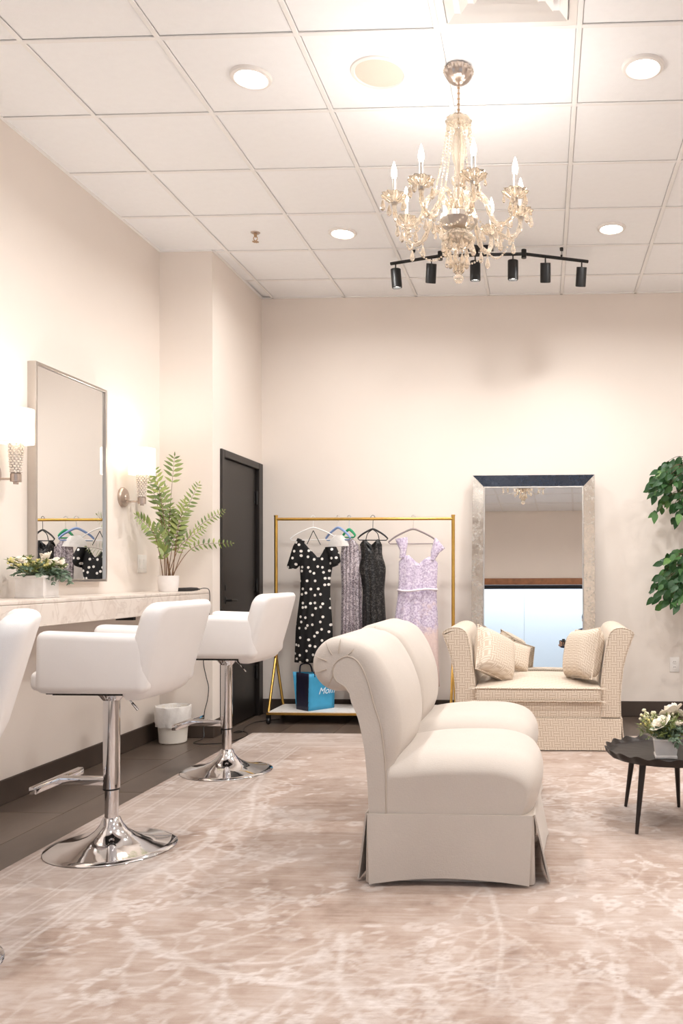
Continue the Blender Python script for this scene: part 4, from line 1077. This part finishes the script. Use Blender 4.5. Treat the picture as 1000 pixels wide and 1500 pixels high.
def sheetpart(parent, name, mat, rows, th=.02):
    # soft closed strip through rows of (left point, right point)
    n = 10; vs = []; fs = []; m = len(rows)
    for a, c in rows:
        A, C = Vector(a), Vector(c); w_ = (C-A); wid = w_.length
        for k in range(n):
            q = 2*PI*k/n; vs.append(A.lerp(C, .5-.5*math.cos(q))+Vector((0, -1, 0))*math.sin(q)*th)
    for i in range(m-1):
        for k in range(n): fs.append((i*n+k, i*n+(k+1) % n, (i+1)*n+(k+1) % n, (i+1)*n+k))
    fs += [tuple(range(n)), tuple((m-1)*n+k for k in range(n))]
    return B().add(vs, fs).build(name, mat, parent, angle=70)

# --- black dress with white dots
hanger(-1.86, 'white plastic hanger holding the polka dot dress', 'white_wire', .36, .085, .085, ry=R(8), skew=.03)
t = thing('polka_dot_dress', 'black dress with white polka dots and puffed sleeves on a white hanger', 'dress', (-1.85, YR, .47))
X = lambda x: x+1.85
Z = lambda z: z-.47
garment(t, 'bodice_and_skirt', 'polka', [(Z(.47), X(-2.012), X(-1.694)), (Z(.75), X(-2.0), X(-1.70)), (Z(1.02), X(-1.965), X(-1.72)), (Z(1.15), X(-1.962), X(-1.717)), (Z(1.25), X(-1.968), X(-1.70)), (Z(1.36), X(-1.985), X(-1.675)), (Z(1.47), X(-2.0), X(-1.69))],
        [(0, Z(1.455)), (.12, Z(1.47)), (.3, Z(1.40)), (.45, Z(1.335)), (.58, Z(1.305)), (.68, Z(1.36)), (.75, Z(1.40)), (1, Z(1.405))], [(0, Z(1.455)), (.12, Z(1.465)), (.3, Z(1.39)), (.5, Z(1.32)), (.62, Z(1.32)), (.75, Z(1.39)), (1, Z(1.405))], 0, .06)
sheetpart(t, 'sleeve', 'polka', [((X(-1.985), -.0, Z(1.475)), (X(-1.93), -.0, Z(1.45))), ((X(-2.02), -.01, Z(1.41)), (X(-1.94), -.0, Z(1.33))), ((X(-2.045), -.012, Z(1.33)), (X(-1.955), 0, Z(1.265))), ((X(-2.072), -.01, Z(1.245)), (X(-1.985), 0, Z(1.235))), ((X(-2.055), -.01, Z(1.225)), (X(-2.0), 0, Z(1.225)))], .045)
sheetpart(t, 'sleeve', 'polka', [((X(-1.76), 0, Z(1.40)), (X(-1.67), 0, Z(1.405))), ((X(-1.735), -.01, Z(1.34)), (X(-1.64), -.01, Z(1.345))), ((X(-1.715), -.01, Z(1.28)), (X(-1.632), -.01, Z(1.285))), ((X(-1.71), -.01, Z(1.235)), (X(-1.65), -.01, Z(1.26)))], .045)
for x in (-1.905, -1.795):
    B().tube([(X(-1.855), -.008, Z(1.535)), (X(x), -.012, Z(1.42 if x > -1.85 else 1.425))], .003, 6).build('hanging_loop', 'black', t)

# --- silver sequin dresses, seen nearly edge on
hanger(-1.655, 'blue plastic hanger with a clear bag between polka dot and silver dress', 'blue_plastic', .26, .085, .085, ry=R(-28), r=.008, hookmat='chrome')
t = thing('garment_bag', 'crumpled clear white plastic over the shoulders of the blue hanger', 'plastic bag', (-1.655, YR, 1.40))
sheetpart(t, 'film', 'liner', [((-.085, .015, -.0), (.10, -.04, .01)), ((-.075, .015, .05), (.085, -.035, .05)), ((-.03, .01, .10), (.045, -.02, .095))], .018)
hanger(-1.565, 'green plastic hanger turned edge on, holding the silver sequin dress', 'green_plastic', .11, .05, .10, ry=R(-15), r=.009, hookmat='chrome')
t = thing('silver_dress', 'long silver sequin dress hanging narrow beside the black sequin dress', 'dress', (-1.555, YR, .30))
X = lambda x: x+1.555
Z = lambda z: z-.30
garment(t, 'gown', 'seq_silver', [(0, X(-1.66), X(-1.44)), (Z(.75), X(-1.63), X(-1.475)), (Z(1.1), X(-1.625), X(-1.485)), (Z(1.30), X(-1.635), X(-1.475)), (Z(1.42), X(-1.625), X(-1.49)), (Z(1.5), X(-1.59), X(-1.51))],
        [(0, Z(1.40)), (.25, Z(1.44)), (.36, Z(1.475)), (.5, Z(1.44)), (.62, Z(1.475)), (1, Z(1.42))], [(0, Z(1.40)), (.36, Z(1.475)), (.5, Z(1.45)), (.62, Z(1.475)), (1, Z(1.42))], 0, .05, .012, 5, 33)
sheetpart(t, 'side_drape', 'seq_silver', [((X(-1.485), .02, Z(1.41)), (X(-1.468), 0, Z(1.41))), ((X(-1.487), .02, Z(1.1)), (X(-1.462), 0, Z(1.1))), ((X(-1.48), .02, Z(.5)), (X(-1.45), 0, Z(.5)))], .012)

# --- black sequin dress
hanger(-1.372, 'black plastic hanger holding the black sequin dress', 'black_plastic', .24, .075, .098, ry=R(14), r=.006)
t = thing('black_sequin_dress', 'sleeveless black sequin dress hanging in the middle of the rail', 'dress', (-1.372, YR, .35))
X = lambda x: x+1.372
Z = lambda z: z-.35
garment(t, 'gown', 'seq_black', [(0, X(-1.47), X(-1.25)), (Z(.75), X(-1.46), X(-1.262)), (Z(1.05), X(-1.455), X(-1.28)), (Z(1.2), X(-1.478), X(-1.268)), (Z(1.25), X(-1.484), X(-1.268)), (Z(1.33), X(-1.462), X(-1.297)), (Z(1.42), X(-1.478), X(-1.298)), (Z(1.48), X(-1.468), X(-1.30))],
        [(0, Z(1.42)), (.12, Z(1.455)), (.22, Z(1.46)), (.34, Z(1.40)), (.5, Z(1.372)), (.66, Z(1.40)), (.78, Z(1.465)), (.9, Z(1.46)), (1, Z(1.42))], [(0, Z(1.42)), (.12, Z(1.455)), (.22, Z(1.46)), (.5, Z(1.42)), (.78, Z(1.465)), (1, Z(1.42))], 0, .055, .008, 4)
for s in (-1, 1):
    B().tube(smoothpath([(s*.005, -.006, Z(1.54)), (s*.04, -.01, Z(1.51)), (s*.055, -.012, Z(1.455))], 5), .0035, 6).build('strap', 'black', t)

# --- lavender lace gown
hanger(-1.045, 'grey velvet hanger holding the lavender lace gown', 'gray_plastic', .40, .105, .098, ry=R(0), r=.006, hookmat='chrome')
t = thing('lavender_gown', 'lavender lace gown with off shoulder straps hanging next to the rack post', 'dress', (-1.01, YR, .28))
X = lambda x: x+1.01
Z = lambda z: z-.28
garment(t, 'gown', 'lace', [(0, X(-1.24), X(-.83)), (Z(.55), X(-1.22), X(-.84)), (Z(.75), X(-1.205), X(-.842)), (Z(1.02), X(-1.168), X(-.856)), (Z(1.15), X(-1.162), X(-.852)), (Z(1.28), X(-1.16), X(-.846)), (Z(1.36), X(-1.14), X(-.862))],
        [(0, Z(1.285)), (.1, Z(1.33)), (.25, Z(1.335)), (.4, Z(1.295)), (.52, Z(1.265)), (.65, Z(1.30)), (.8, Z(1.325)), (.92, Z(1.31)), (1, Z(1.27))], [(0, Z(1.28)), (.3, Z(1.27)), (.5, Z(1.25)), (.7, Z(1.27)), (1, Z(1.27))], 0, .065, .01, 4, 29)
B().tube([(X(-1.17+.318*k/12), -.068*math.sqrt(max(0, 1-((k-6)/6)**2))-.002, Z(1.055-.008*math.sin(k*.5))) for k in range(13)], .009, 8).build('belt', 'band', t)
sheetpart(t, 'strap', 'lace', [((X(-1.155), -.01, Z(1.31)), (X(-1.105), -.01, Z(1.32))), ((X(-1.15), -.012, Z(1.37)), (X(-1.095), -.012, Z(1.38))), ((X(-1.175), -.012, Z(1.43)), (X(-1.085), -.012, Z(1.44))), ((X(-1.19), -.006, Z(1.465)), (X(-1.09), -.006, Z(1.482)))], .016)
sheetpart(t, 'strap', 'lace', [((X(-.905), -.01, Z(1.30)), (X(-.87), -.01, Z(1.29))), ((X(-.9), -.012, Z(1.37)), (X(-.835), -.012, Z(1.35))), ((X(-.885), -.012, Z(1.42)), (X(-.785), -.012, Z(1.39))), ((X(-.87), -.006, Z(1.475)), (X(-.855), -.006, Z(1.47)))], .016)

# --- shopping bag on the shelf
t = thing('shopping_bag', 'turquoise and navy tote bag with white script on the rack shelf', 'bag', (-1.835, 6.80, .1005), R(50))
bw, bd, bh = .125, .082, .295     # half length, half depth, height
def bagside(q, name, mat, th=.003):
    A, Bp, C, D = map(Vector, q); nn = (Bp-A).cross(D-A).normalized()
    b = B(); m = 6
    def f(u, v):
        p = A.lerp(Bp, u).lerp(D.lerp(C, u), v); w_ = .007*math.sin(5*u+3*v)*math.sin(PI*u)*math.sin(PI*v); return p+nn*w_
    b.grid(f, 9, 9); o = b.build(name, mat, t, angle=80); md = o.modifiers.new('thickness', 'SOLIDIFY'); md.thickness = th; return o
fl_ = .012
p = {'a': (-bw, -bd, 0), 'b': (bw, -bd, 0), 'c': (bw, bd, 0), 'd': (-bw, bd, 0), 'A': (-bw, -bd-fl_, bh), 'B': (bw, -bd-fl_, bh-.02), 'C': (bw, bd+fl_, bh-.02), 'D': (-bw, bd+.05, bh)}
bagside((p['a'], p['b'], p['B'], p['A']), 'front_panel', 'bag_teal')
bagside((p['c'], p['d'], p['D'], p['C']), 'rear_panel', 'bag_teal')
bagside((p['d'], p['a'], p['A'], (-bw+.0, bd+.0, bh)), 'gusset', 'bag_navy')
bagside((p['b'], p['c'], p['C'], p['B']), 'gusset', 'bag_navy')
bagside((p['a'], p['b'], p['c'], p['d']), 'bottom', 'bag_navy')
for y in (-bd-.008, bd+.03):
    B().tube(smoothpath([(-.07, y, bh-.03), (-.072, y, bh+.01), (-.06, y+.004, bh+.05), (-.02, y+.006, bh+.06), (.03, y+.004, bh+.045), (.05, y, bh-.02)], 5), .006, 6).build('handle', 'bag_navy', t)
def text(body, size, loc, rot, parent, shear=0):
    c = bpy.data.curves.new('lettering', 'FONT'); c.body = body; c.size = size; c.extrude = .0006; c.shear = shear; c.align_x = 'CENTER'
    o = bpy.data.objects.new('lettering', c); COL.objects.link(o)
    dg = bpy.context.evaluated_depsgraph_get(); me = bpy.data.meshes.new_from_object(o.evaluated_get(dg)); bpy.data.objects.remove(o)
    return link('lettering', me, 'letter', parent, loc, rot)
text('Mom', .075, (.04, -bd-.0145, .125), (R(92), 0, 0), t, .35)

# ================================================================== waste bin, curling iron, cords
t = thing('waste_bin', 'small cream waste bin with a white plastic liner in the wall corner', 'waste bin', (-2.60, 5.885, 0))
B().lathe([(0, .002), (.088, .002), (.093, .008), (.103, .15), (.115, .245), (.119, .25), (.112, .25), (.1, .15), (.088, .012), (0, .01)], (0, 0, 0), 40).build('bucket', 'bin', t)
rnd = random.Random(4)
def lin(a, z): return 1+.03*math.sin(9*a+z*60)+.025*math.sin(17*a-z*40)
B().lathe([(.112, .118), (.118, .15), (.119, .2), (.123, .245), (.121, .258), (.113, .26), (.106, .2), (.1, .15)], (0, 0, 0), 60, fn=lin).build('liner', 'liner', t)

t = thing('curling_iron', 'black hair iron lying on the counter beside the fern pot', 'hair iron', (-2.465, 5.93, CT+.0005))
B().tube([(-.055, -.20, .014), (-.03, -.11, .014)], .013, 14).build('barrel', 'black', t)
B().tube([(-.03, -.11, .014), (-.012, -.03, .014), (0.0, .045, .014)], [.0135, .0145, .011], 14).build('handle', 'black_plastic', t)
B().tube([(0, .045, .014), (.006, .075, .013)], [.007, .005], 10).build('cord_relief', 'black_plastic', t)
cord = smoothpath([(-2.459, 6.005, CT+.014), (-2.43, 6.03, CT+.02), (-2.400, 6.035, CT+.0), (-2.396, 6.03, .96), (-2.402, 6.025, .85), (-2.425, 6.02, .66), (-2.437, 6.02, .55), (-2.418, 6.025, .44), (-2.402, 6.025, .37), (-2.408, 6.02, .28), (-2.43, 6.02, .19), (-2.428, 6.0, .08), (-2.41, 5.95, .02), (-2.44, 5.86, .005), (-2.40, 5.82, .004), (-2.32, 5.82, .004), (-2.22, 5.87, .004), (-2.17, 6.02, .004), (-2.165, 6.14, .004), (-2.20, 6.24, .006), (-2.28, 6.30, .005), (-2.30, 6.24, .006), (-2.25, 6.22, .010), (-2.245, 6.30, .006), (-2.29, 6.45, .004), (-2.30, 6.62, .004), (-2.27, 6.72, .004), (-2.14, 6.84, .004)], 6)
tag(B().tube(cord, .003, 6).build('power_cord', 'black_plastic'), 'thin black power cord trailing from hair iron down the wall across floor', 'cord')

# ================================================================== plants
def leaf_mesh(name, mat, w=.5, fold=.12, tip=.0, n=5):
    vs = []; fs = []
    for i in range(n+1):
        u = i/n; ww = w*.5*math.sin(PI*min(1, u**.75))*(1 if 0 < i < n else 0); z = -tip*u*u
        vs += [(-ww, u, z+fold*ww), (0, u, z), (ww, u, z+fold*ww)]
    for i in range(n):
        for k in range(2): fs.append((i*3+k, i*3+k+1, i*3+k+4, i*3+k+3))
    me = B().add(vs, fs).mesh(name, True, 80); me.materials.append(M[mat]); return me
def place_leaf(me, name, parent, p, d, up, s):
    d = Vector(d).normalized(); up = Vector(up); x = d.cross(up)
    if x.length < 1e-4: x = d.orthogonal()
    x.normalize(); z = x.cross(d)
    o = bpy.data.objects.new(name, me); COL.objects.link(o); o.parent = parent
    m = Matrix((x, d, z)).transposed().to_4x4(); o.matrix_local = Matrix.Translation(p) @ m @ Matrix.Diagonal((s, s, s, 1)); return o

# fern in a white pot on the counter
t = thing('potted_fern', 'green artificial fern with arching fronds in a white pot on the counter', 'plant', (-2.56, 5.72, CT+.0005))
B().lathe([(0, 0), (.058, 0), (.062, .006), (.068, .06), (.07, .108), (.066, .11), (.062, .06), (.058, .1), (0, .1)], (0, 0, 0), 36).build('pot', 'pot', t)
B().lathe([(0, .1), (.03, .104), (.062, .1), (.062, .09), (0, .09)], (0, 0, 0), 20).build('soil', 'soil', t)
FERNLEAF = leaf_mesh('leaflet', 'fern', .30, .1, .08, 4)
rnd = random.Random(11)
# frond tips relative to the pot: (x, y, z), arch, length share that carries leaflets
fr_ = [(.03, .03, .93, .01, .25, .07), (-.10, -.13, .85, .03, .42, .066), (-.02, -.16, .83, .03, .45, .066), (-.01, -.03, .71, .02, .55, .07), (.13, .20, .76, .05, .46, .056), (.10, .03, .62, .02, .58, .07),
       (.235, .40, .585, .08, .42, .042), (.17, .20, .44, .07, .62, .052), (.26, .50, .35, .11, .55, .046), (-.05, -.36, .50, .10, .60, .062), (.06, -.28, .30, .08, .62, .058), (.06, .07, .52, .03, .6, .07), (-.04, -.10, .45, .04, .6, .066), (.02, -.01, .58, .02, .5, .068)]
for k, (x, y, z, arch, share, ll) in enumerate(fr_):
    a = rnd.uniform(0, 2*PI); base = Vector((.022*math.cos(a)+x*.06, .022*math.sin(a)+y*.06, .095)); tip = Vector((x, y, z))
    mid = base.lerp(tip, .5)+Vector((-x*.12, -y*.16, arch*.8))
    P = smoothpath([base, mid, tip], 16)
    st = B().tube(P, [.0032*(1-.75*i/(len(P)-1)) for i in range(len(P))], 6).build('frond', 'stem', t)
    n = 6 if k == 0 else 10; i0_ = (1-share)*(len(P)-1)
    for q in range(n):
        fi = i0_+(len(P)-1-i0_)*q/(n-.2); i = min(int(fi), len(P)-2); p = P[i].lerp(P[i+1], fi-i); tg = (P[i+1]-P[i]).normalized()
        side = tg.cross(Vector((.75, -.66, .25))).normalized()
        ls = ll*(.45+.55*math.sin(PI*(.22+.72*(1-q/n))))*(1.15-.75*q/n)*1.45
        for s in (-1, 1):
            d = side*s*.9+tg*.55+Vector((rnd.uniform(-.1, .1), rnd.uniform(-.1, .1), rnd.uniform(-.12, .05)))
            place_leaf(FERNLEAF, 'leaflet', st, p, d, Vector((.7, -.7, .35)), ls)
    place_leaf(FERNLEAF, 'leaflet', st, P[-1], tg, Vector((.7, -.7, .35)), ll*.5)

def rose(parent, c, r, tilt, rnd):
    # cupped petals around a bud
    o = bpy.data.objects.new('rose', None)
    b = B().ball((0, 0, r*.35), r*.42, 10, 6, (1, 1, 1.25)); ob = b.build('rose', 'petal', parent); ob.location = c; ob.rotation_euler = tilt
    bpy.data.objects.remove(o)
    for ringi, (n, rad, h, op) in enumerate(((3, .45, .95, .15), (5, .68, .85, .45), (6, .95, .62, .95))):
        for k in range(n):
            a = 2*PI*k/n+ringi*.6
            def f(u, v, a=a, rad=rad, h=h, op=op):
                w_ = (u-.5)*1.5*math.sin(PI*(.18+.68*v)); rr = r*(rad*.35+(rad*.65+op*.35*v)*v**.7)
                return (rr*math.cos(a+w_), rr*math.sin(a+w_), r*(-.15+h*v*(1-.25*op*v))+r*.1*(1-(2*u-1)**2)*v)
            pb = B().grid(f, 6, 5).build('petal', 'petal', ob, angle=80)
            pb.modifiers.new('thickness', 'SOLIDIFY').thickness = .0012
    return ob
def sprigs(parent, name, mat, c, n, spread, leaf, rnd, zlo=0, zhi=.06, wid=.45):
    # small leaves on short stems, too fine to part: one mesh
    b = B(); lv = leaf_mesh('tmp', mat, wid, .15, .1, 3)
    LV = [tuple(v.co) for v in lv.vertices]; LF = [tuple(p.vertices) for p in lv.polygons]; bpy.data.meshes.remove(lv)
    for k in range(n):
        a = rnd.uniform(0, 2*PI); rr = math.sqrt(rnd.random())
        base = Vector(c)+Vector((rr*.4*spread[0]*math.cos(a), rr*.4*spread[1]*math.sin(a), 0))
        tip = Vector(c)+Vector((rr*spread[0]*math.cos(a), rr*spread[1]*math.sin(a), rnd.uniform(zlo, zhi)+.02*(1-rr)))
        P = smoothpath([base, base.lerp(tip, .6)+Vector((0, 0, .012)), tip], 3); b.tube(P, .0008, 3)
        for q in range(2, len(P)):
            for s in (-1, 1):
                tg = (P[q]-P[q-1]).normalized(); d = (tg*.6+Vector((rnd.uniform(-1, 1), rnd.uniform(-1, 1), rnd.uniform(-.3, .5)))).normalized()
                up = Vector((rnd.uniform(-.5, .5), rnd.uniform(-.8, .2), 1)); x = d.cross(up).normalized(); z = x.cross(d); m = Matrix((x, d, z)).transposed(); ls = leaf*rnd.uniform(.7, 1.25)
                b.add([P[q]+m @ (Vector(v)*ls) for v in LV], LF)
    o = b.build(name, mat, parent, angle=80); o['kind'] = 'stuff'; return o
def buds(parent, name, mat, c, n, spread, r, rnd):
    b = B()
    for k in range(n):
        a = rnd.uniform(0, 2*PI); rr = math.sqrt(rnd.random()); q = Vector(c)+Vector((rr*spread[0]*math.cos(a), rr*spread[1]*math.sin(a), rnd.uniform(-spread[2], spread[2])))
        b.ball(q, r*rnd.uniform(.7, 1.2), 6, 5); b.tube([q, (c[0], c[1], c[2]-.06)], .0007, 3)
    o = b.build(name, mat, parent); o['kind'] = 'stuff'

# flower box on the counter
rnd = random.Random(21)
t = thing('flower_box', 'white rectangular box of cream flowers and grey green leaves on the counter', 'flower arrangement', (-2.60, 4.27, CT+.0005), R(4))
B().rbox((-.075, -.075, 0), (.075, .085, .008), .002, 1).rbox((-.072, -.072, .008), (.072, .082, .105), .002, 1).rbox((-.077, -.077, .1), (.077, .087, .114), .002, 1).build('planter', 'box', t, False)
B().box((-.066, -.066, .112), (.066, .076, .1185)).build('moss', 'soil', t, False)
sprigs(t, 'dark_leaves', 'herb', (0, 0, .12), 46, (.13, .15), .028, rnd, .01, .08)
sprigs(t, 'sage_leaves', 'sage', (.02, -.02, .12), 40, (.14, .17), .026, rnd, -.03, .035, .7)
sprigs(t, 'trailing_leaves', 'sage', (.085, .05, .125), 16, (.06, .09), .02, rnd, -.07, .0, .7)
buds(t, 'yellow_buds', 'petal_y', (-.02, -.05, .185), 60, (.10, .12, .02), .006, rnd)
buds(t, 'ivory_buds', 'petal_w', (.05, .1, .175), 30, (.05, .07, .02), .006, rnd)
for c, r_ in (((.05, .01, .205), .030), ((.075, .055, .175), .032), ((.0, .06, .20), .026), ((.06, .10, .17), .022), ((-.03, -.10, .185), .026)):
    rose(t, c, r_, (R(rnd.uniform(-20, 30)), R(rnd.uniform(10, 50)), rnd.uniform(0, 6)), rnd)

# flower cube on the tray table
rnd = random.Random(8)
t = thing('flower_cube', 'white tapered cube pot of ivory roses and greenery on the tray table', 'flower arrangement', (.567, 3.99, RZ+TZ-.0115), R(-3))
b = B(); s0, s1 = .046, .056
b.add([(-s0, -s0, .012), (s0, -s0, .012), (s0, s0, .012), (-s0, s0, .012), (-s1, -s1, .085), (s1, -s1, .085), (s1, s1, .085), (-s1, s1, .085)], [(3, 2, 1, 0), (4, 5, 6, 7), (0, 1, 5, 4), (1, 2, 6, 5), (2, 3, 7, 6), (3, 0, 4, 7)])
b.rbox((-s0-.004, -s0-.004, 0), (s0+.004, s0+.004, .013), .002, 1).rbox((-s1-.002, -s1-.002, .08), (s1+.002, s1+.002, .09), .002, 1)
b.build('pot', 'pot', t, False)
sprigs(t, 'fine_leaves', 'herb', (0, 0, .09), 120, (.13, .13), .019, rnd, .0, .10, .35)
sprigs(t, 'sage_leaves', 'sage', (.01, -.03, .09), 26, (.075, .075), .034, rnd, -.015, .05, .55)
buds(t, 'ivory_buds', 'petal_w', (-.03, .02, .19), 46, (.09, .07, .022), .0065, rnd)
buds(t, 'yellow_buds', 'petal_y', (-.06, 0, .165), 24, (.06, .05, .02), .0055, rnd)
for c, r_ in (((-.02, -.05, .155), .044), ((.03, .0, .205), .046), ((.055, -.05, .155), .024), ((.07, .03, .19), .026), ((.10, -.03, .15), .026)):
    rose(t, c, r_, (R(rnd.uniform(10, 40)), R(rnd.uniform(-20, 20)), rnd.uniform(0, 6)), rnd)

# ficus tree by the back wall, only its near side reaches into view
rnd = random.Random(5)
t = thing('ficus_tree', 'artificial ficus tree with drooping green foliage by the back wall outlet', 'tree', (1.30, 6.72, 0))
B().lathe([(0, 0), (.11, 0), (.12, .01), (.15, .24), (.155, .26), (.145, .26), (.135, .22), (0, .22)], (0, 0, 0), 36).build('pot', 'pot', t)
B().lathe([(0, .235), (.138, .22), (.13, .2), (0, .2)], (0, 0, 0), 24).build('soil', 'soil', t)
for k in range(2):
    s = 1 if k else -1
    B().tube(smoothpath([(s*.015, 0, .2), (-s*.02, .012, .6), (s*.02, -.01, 1.0), (-s*.015, .01, 1.4), (s*.01, 0, 1.75), (-.03*s, 0, 2.02)], 8), [.016-.0002*i for i in range(41)], 8).build('trunk', 'trunk', t)
FIC = leaf_mesh('leaf', 'ficus', .56, .22, .22, 5)
FICV = [tuple(v.co) for v in FIC.vertices]; FICF = [tuple(p.vertices) for p in FIC.polygons]
rest = B(); nleaf = 0
def clump(c, rx, ry, rz, nb, n, lo, hi_, single):
    global nleaf
    for k in range(nb):
        a = lo+(hi_-lo)*(k+rnd.random())/nb
        h = rnd.uniform(-.75, 1); e = Vector((rx*math.cos(a)*(1-.35*h*h), ry*math.sin(a), rz*h))
        p0 = Vector((0, 0, c[2]+rz*(.05+.3*h))); p2 = Vector(c)+e; p1 = p0.lerp(p2, .6)+Vector((0, 0, .10))
        P = smoothpath([p0, p1, p2], 6)
        br = B().tube(P, [.004*(1-.7*i/(len(P)-1)) for i in range(len(P))], 5).build('branch', 'trunk', t)
        for q in range(n):
            u = .30+.70*q/(n-1); fi = u*(len(P)-1); i = min(int(fi), len(P)-2); p = P[i].lerp(P[i+1], fi-i)+Vector((rnd.uniform(-.035, .035), rnd.uniform(-.035, .035), rnd.uniform(-.03, .02)))
            d = Vector((math.cos(a)*.5+rnd.uniform(-.6, .6), math.sin(a)*.5+rnd.uniform(-.6, .6), rnd.uniform(-1.2, -.1)))
            up = Vector((rnd.uniform(-.4, .4), -1, rnd.uniform(.1, .9))); s_ = rnd.uniform(.066, .098)
            if single: place_leaf(FIC, 'leaf', br, p, d, up, s_); nleaf += 1
            else:
                d.normalize(); x = d.cross(up).normalized(); z = x.cross(d); m = Matrix((x, d, z)).transposed()
                rest.add([p+m @ (Vector(v)*s_) for v in FICV], FICF)
for c, rx, ry, rz in (((-.03, 0, 1.84), .42, .30, .27), ((-.03, 0, 1.11), .39, .28, .25)):
    clump(c, rx, ry, rz, 15, 10, .62*PI, 1.5*PI, True)
    clump(c, rx, ry, rz, 16, 11, .5*PI, 1.55*PI, False)
    clump(c, rx, ry, rz, 14, 11, -.5*PI, .6*PI, False)
o = rest.build('leaf_mass', 'ficus', t, angle=80); o['kind'] = 'stuff'

# ================================================================== photographer, seen only in the leaning mirror
def skin_mesh(name, joints, bones, mat, parent, sub=2):
    me = bpy.data.meshes.new(name); names = list(joints)
    me.from_pydata([joints[n][0] for n in names], [(names.index(a), names.index(b)) for a, b in bones], [])
    o = link(name, me, mat, parent)
    md = o.modifiers.new('skin', 'SKIN'); md.use_smooth_shade = True
    for i, n in enumerate(names):
        r = joints[n][1]; me.skin_vertices[0].data[i].radius = (r, r) if not isinstance(r, tuple) else r
        me.skin_vertices[0].data[i].use_root = (i == 0)
    s = o.modifiers.new('smooth', 'SUBSURF'); s.levels = sub; s.render_levels = sub
    return o
t = thing('person', 'person in a navy shirt holding up a camera, reflected in the floor mirror', 'person', (.40, -.36, 0))
J = {'pelvis': ((0, 0, .93), (.135, .10)), 'waist': ((0, .01, 1.06), (.115, .085)), 'chest': ((0, .02, 1.25), (.14, .10)), 'collar': ((0, .02, 1.40), (.10, .075)), 'neck': ((0, .03, 1.47), .05), 'chin': ((-.01, .05, 1.53), .058), 'skull': ((-.01, .06, 1.60), .082), 'crown': ((-.01, .055, 1.665), .06)}
bones = [('pelvis', 'waist'), ('waist', 'chest'), ('chest', 'collar'), ('collar', 'neck'), ('neck', 'chin'), ('chin', 'skull'), ('skull', 'crown')]
HX = -.40                                        # where the hand-held camera is
for s, nm in ((-1, 'l'), (1, 'r')):
    J.update({'hip'+nm: ((s*.085, 0, .88), .085), 'knee'+nm: ((s*.10, .02, .49), .058), 'ankle'+nm: ((s*.105, 0, .09), .038), 'toe'+nm: ((s*.12, .13, .035), .03),
              'sh'+nm: ((s*.175, .02, 1.385), .058)})
    bones += [('pelvis', 'hip'+nm), ('hip'+nm, 'knee'+nm), ('knee'+nm, 'ankle'+nm), ('ankle'+nm, 'toe'+nm), ('collar', 'sh'+nm)]
J.update({'ell': ((-.30, .06, 1.15), .043), 'wrl': ((HX-.05, .22, 1.14), .028), 'elr': ((.06, .20, 1.14), .043), 'wrr': ((HX+.13, .24, 1.16), .028)})
bones += [('shl', 'ell'), ('ell', 'wrl'), ('shr', 'elr'), ('elr', 'wrr')]
skin_mesh('body', J, bones, 'denim', t)
hd = B(); 
hd.ball((-.01, .065, 1.60), .088, 24, 18, (.92, 1.06, 1.30)); hd.ball((-.01, .155, 1.59), .016, 10, 8, (.8, 1, 1.5))
hd.ball((-.092, .06, 1.59), .02, 8, 6, (.5, 1, 1.5)); hd.ball((.072, .06, 1.59), .02, 8, 6, (.5, 1, 1.5))
head = hd.build('face', 'skin', t)
for x in (-.04, .02): B().ball((x, .143, 1.615), .010, 8, 6, (1.3, .6, .7)).build('eye', 'hair', head)
B().ball((-.01, .148, 1.548), .018, 10, 6, (1.3, .5, .35)).build('mouth', simple('lip', srgb(170, 100, 92), .5), head)
B().ball((-.01, .045, 1.635), .098, 24, 14, (.95, 1.0, 1.12)).build('hair', 'hair', t)
def hand(base, d, s):
    # palm, four unequal fingers curled round the grip and a thumb from the side
    Bv = Vector(base); d = Vector(d)
    b = B(); b.ball(Bv+d*.045, .036, 12, 8, (.9, 1, .55))
    for k, ln in enumerate((.062, .072, .068, .05)):
        o_ = Bv+d*.075+Vector((0, 0, (k-1.5)*.019)); P = smoothpath([o_-d*.03, o_+d*ln*.4+Vector((0, .012, 0)), o_+d*ln*.7+Vector((s*-.012, .03, 0)), o_+d*ln*.6+Vector((s*-.03, .04, 0))], 4)
        b.tube(P, [.0085-.00018*i for i in range(len(P))], 8)
    P = smoothpath([Bv+d*.02+Vector((0, 0, .02)), Bv+d*.045+Vector((0, -.005, .045)), Bv+d*.075+Vector((0, .0, .052))], 4); b.tube(P, .009, 8)
    b.build('hand', 'skin', t)
hand((HX-.055, .225, 1.14), (.05, .95, .2), -1)
hand((HX+.13, .245, 1.16), (-.9, .35, .1), 1)
for s in (-1, 1): B().rbox((s*.115-.045, -.07, 0), (s*.115+.045, .18, .07), .025, 3).build('shoe', 'black', t)
t2 = thing('photo_camera', 'black hand held camera raised by the person, reflected in the floor mirror', 'camera', (.0, -.10, 1.185))
B().rbox((-.07, -.035, -.05), (.07, .03, .045), .012, 3).build('camera_body', 'black_plastic', t2)
B().rbox((-.025, -.035, .04), (.025, .025, .068), .008, 2).build('viewfinder', 'black_plastic', t2)
B().lathe([(0, .02), (.036, .02), (.038, .055), (.036, .075), (.03, .075), (.028, .066), (0, .062)], (0, 0, -.005), 28, axis='Y').build('lens_barrel', 'black_plastic', t2)
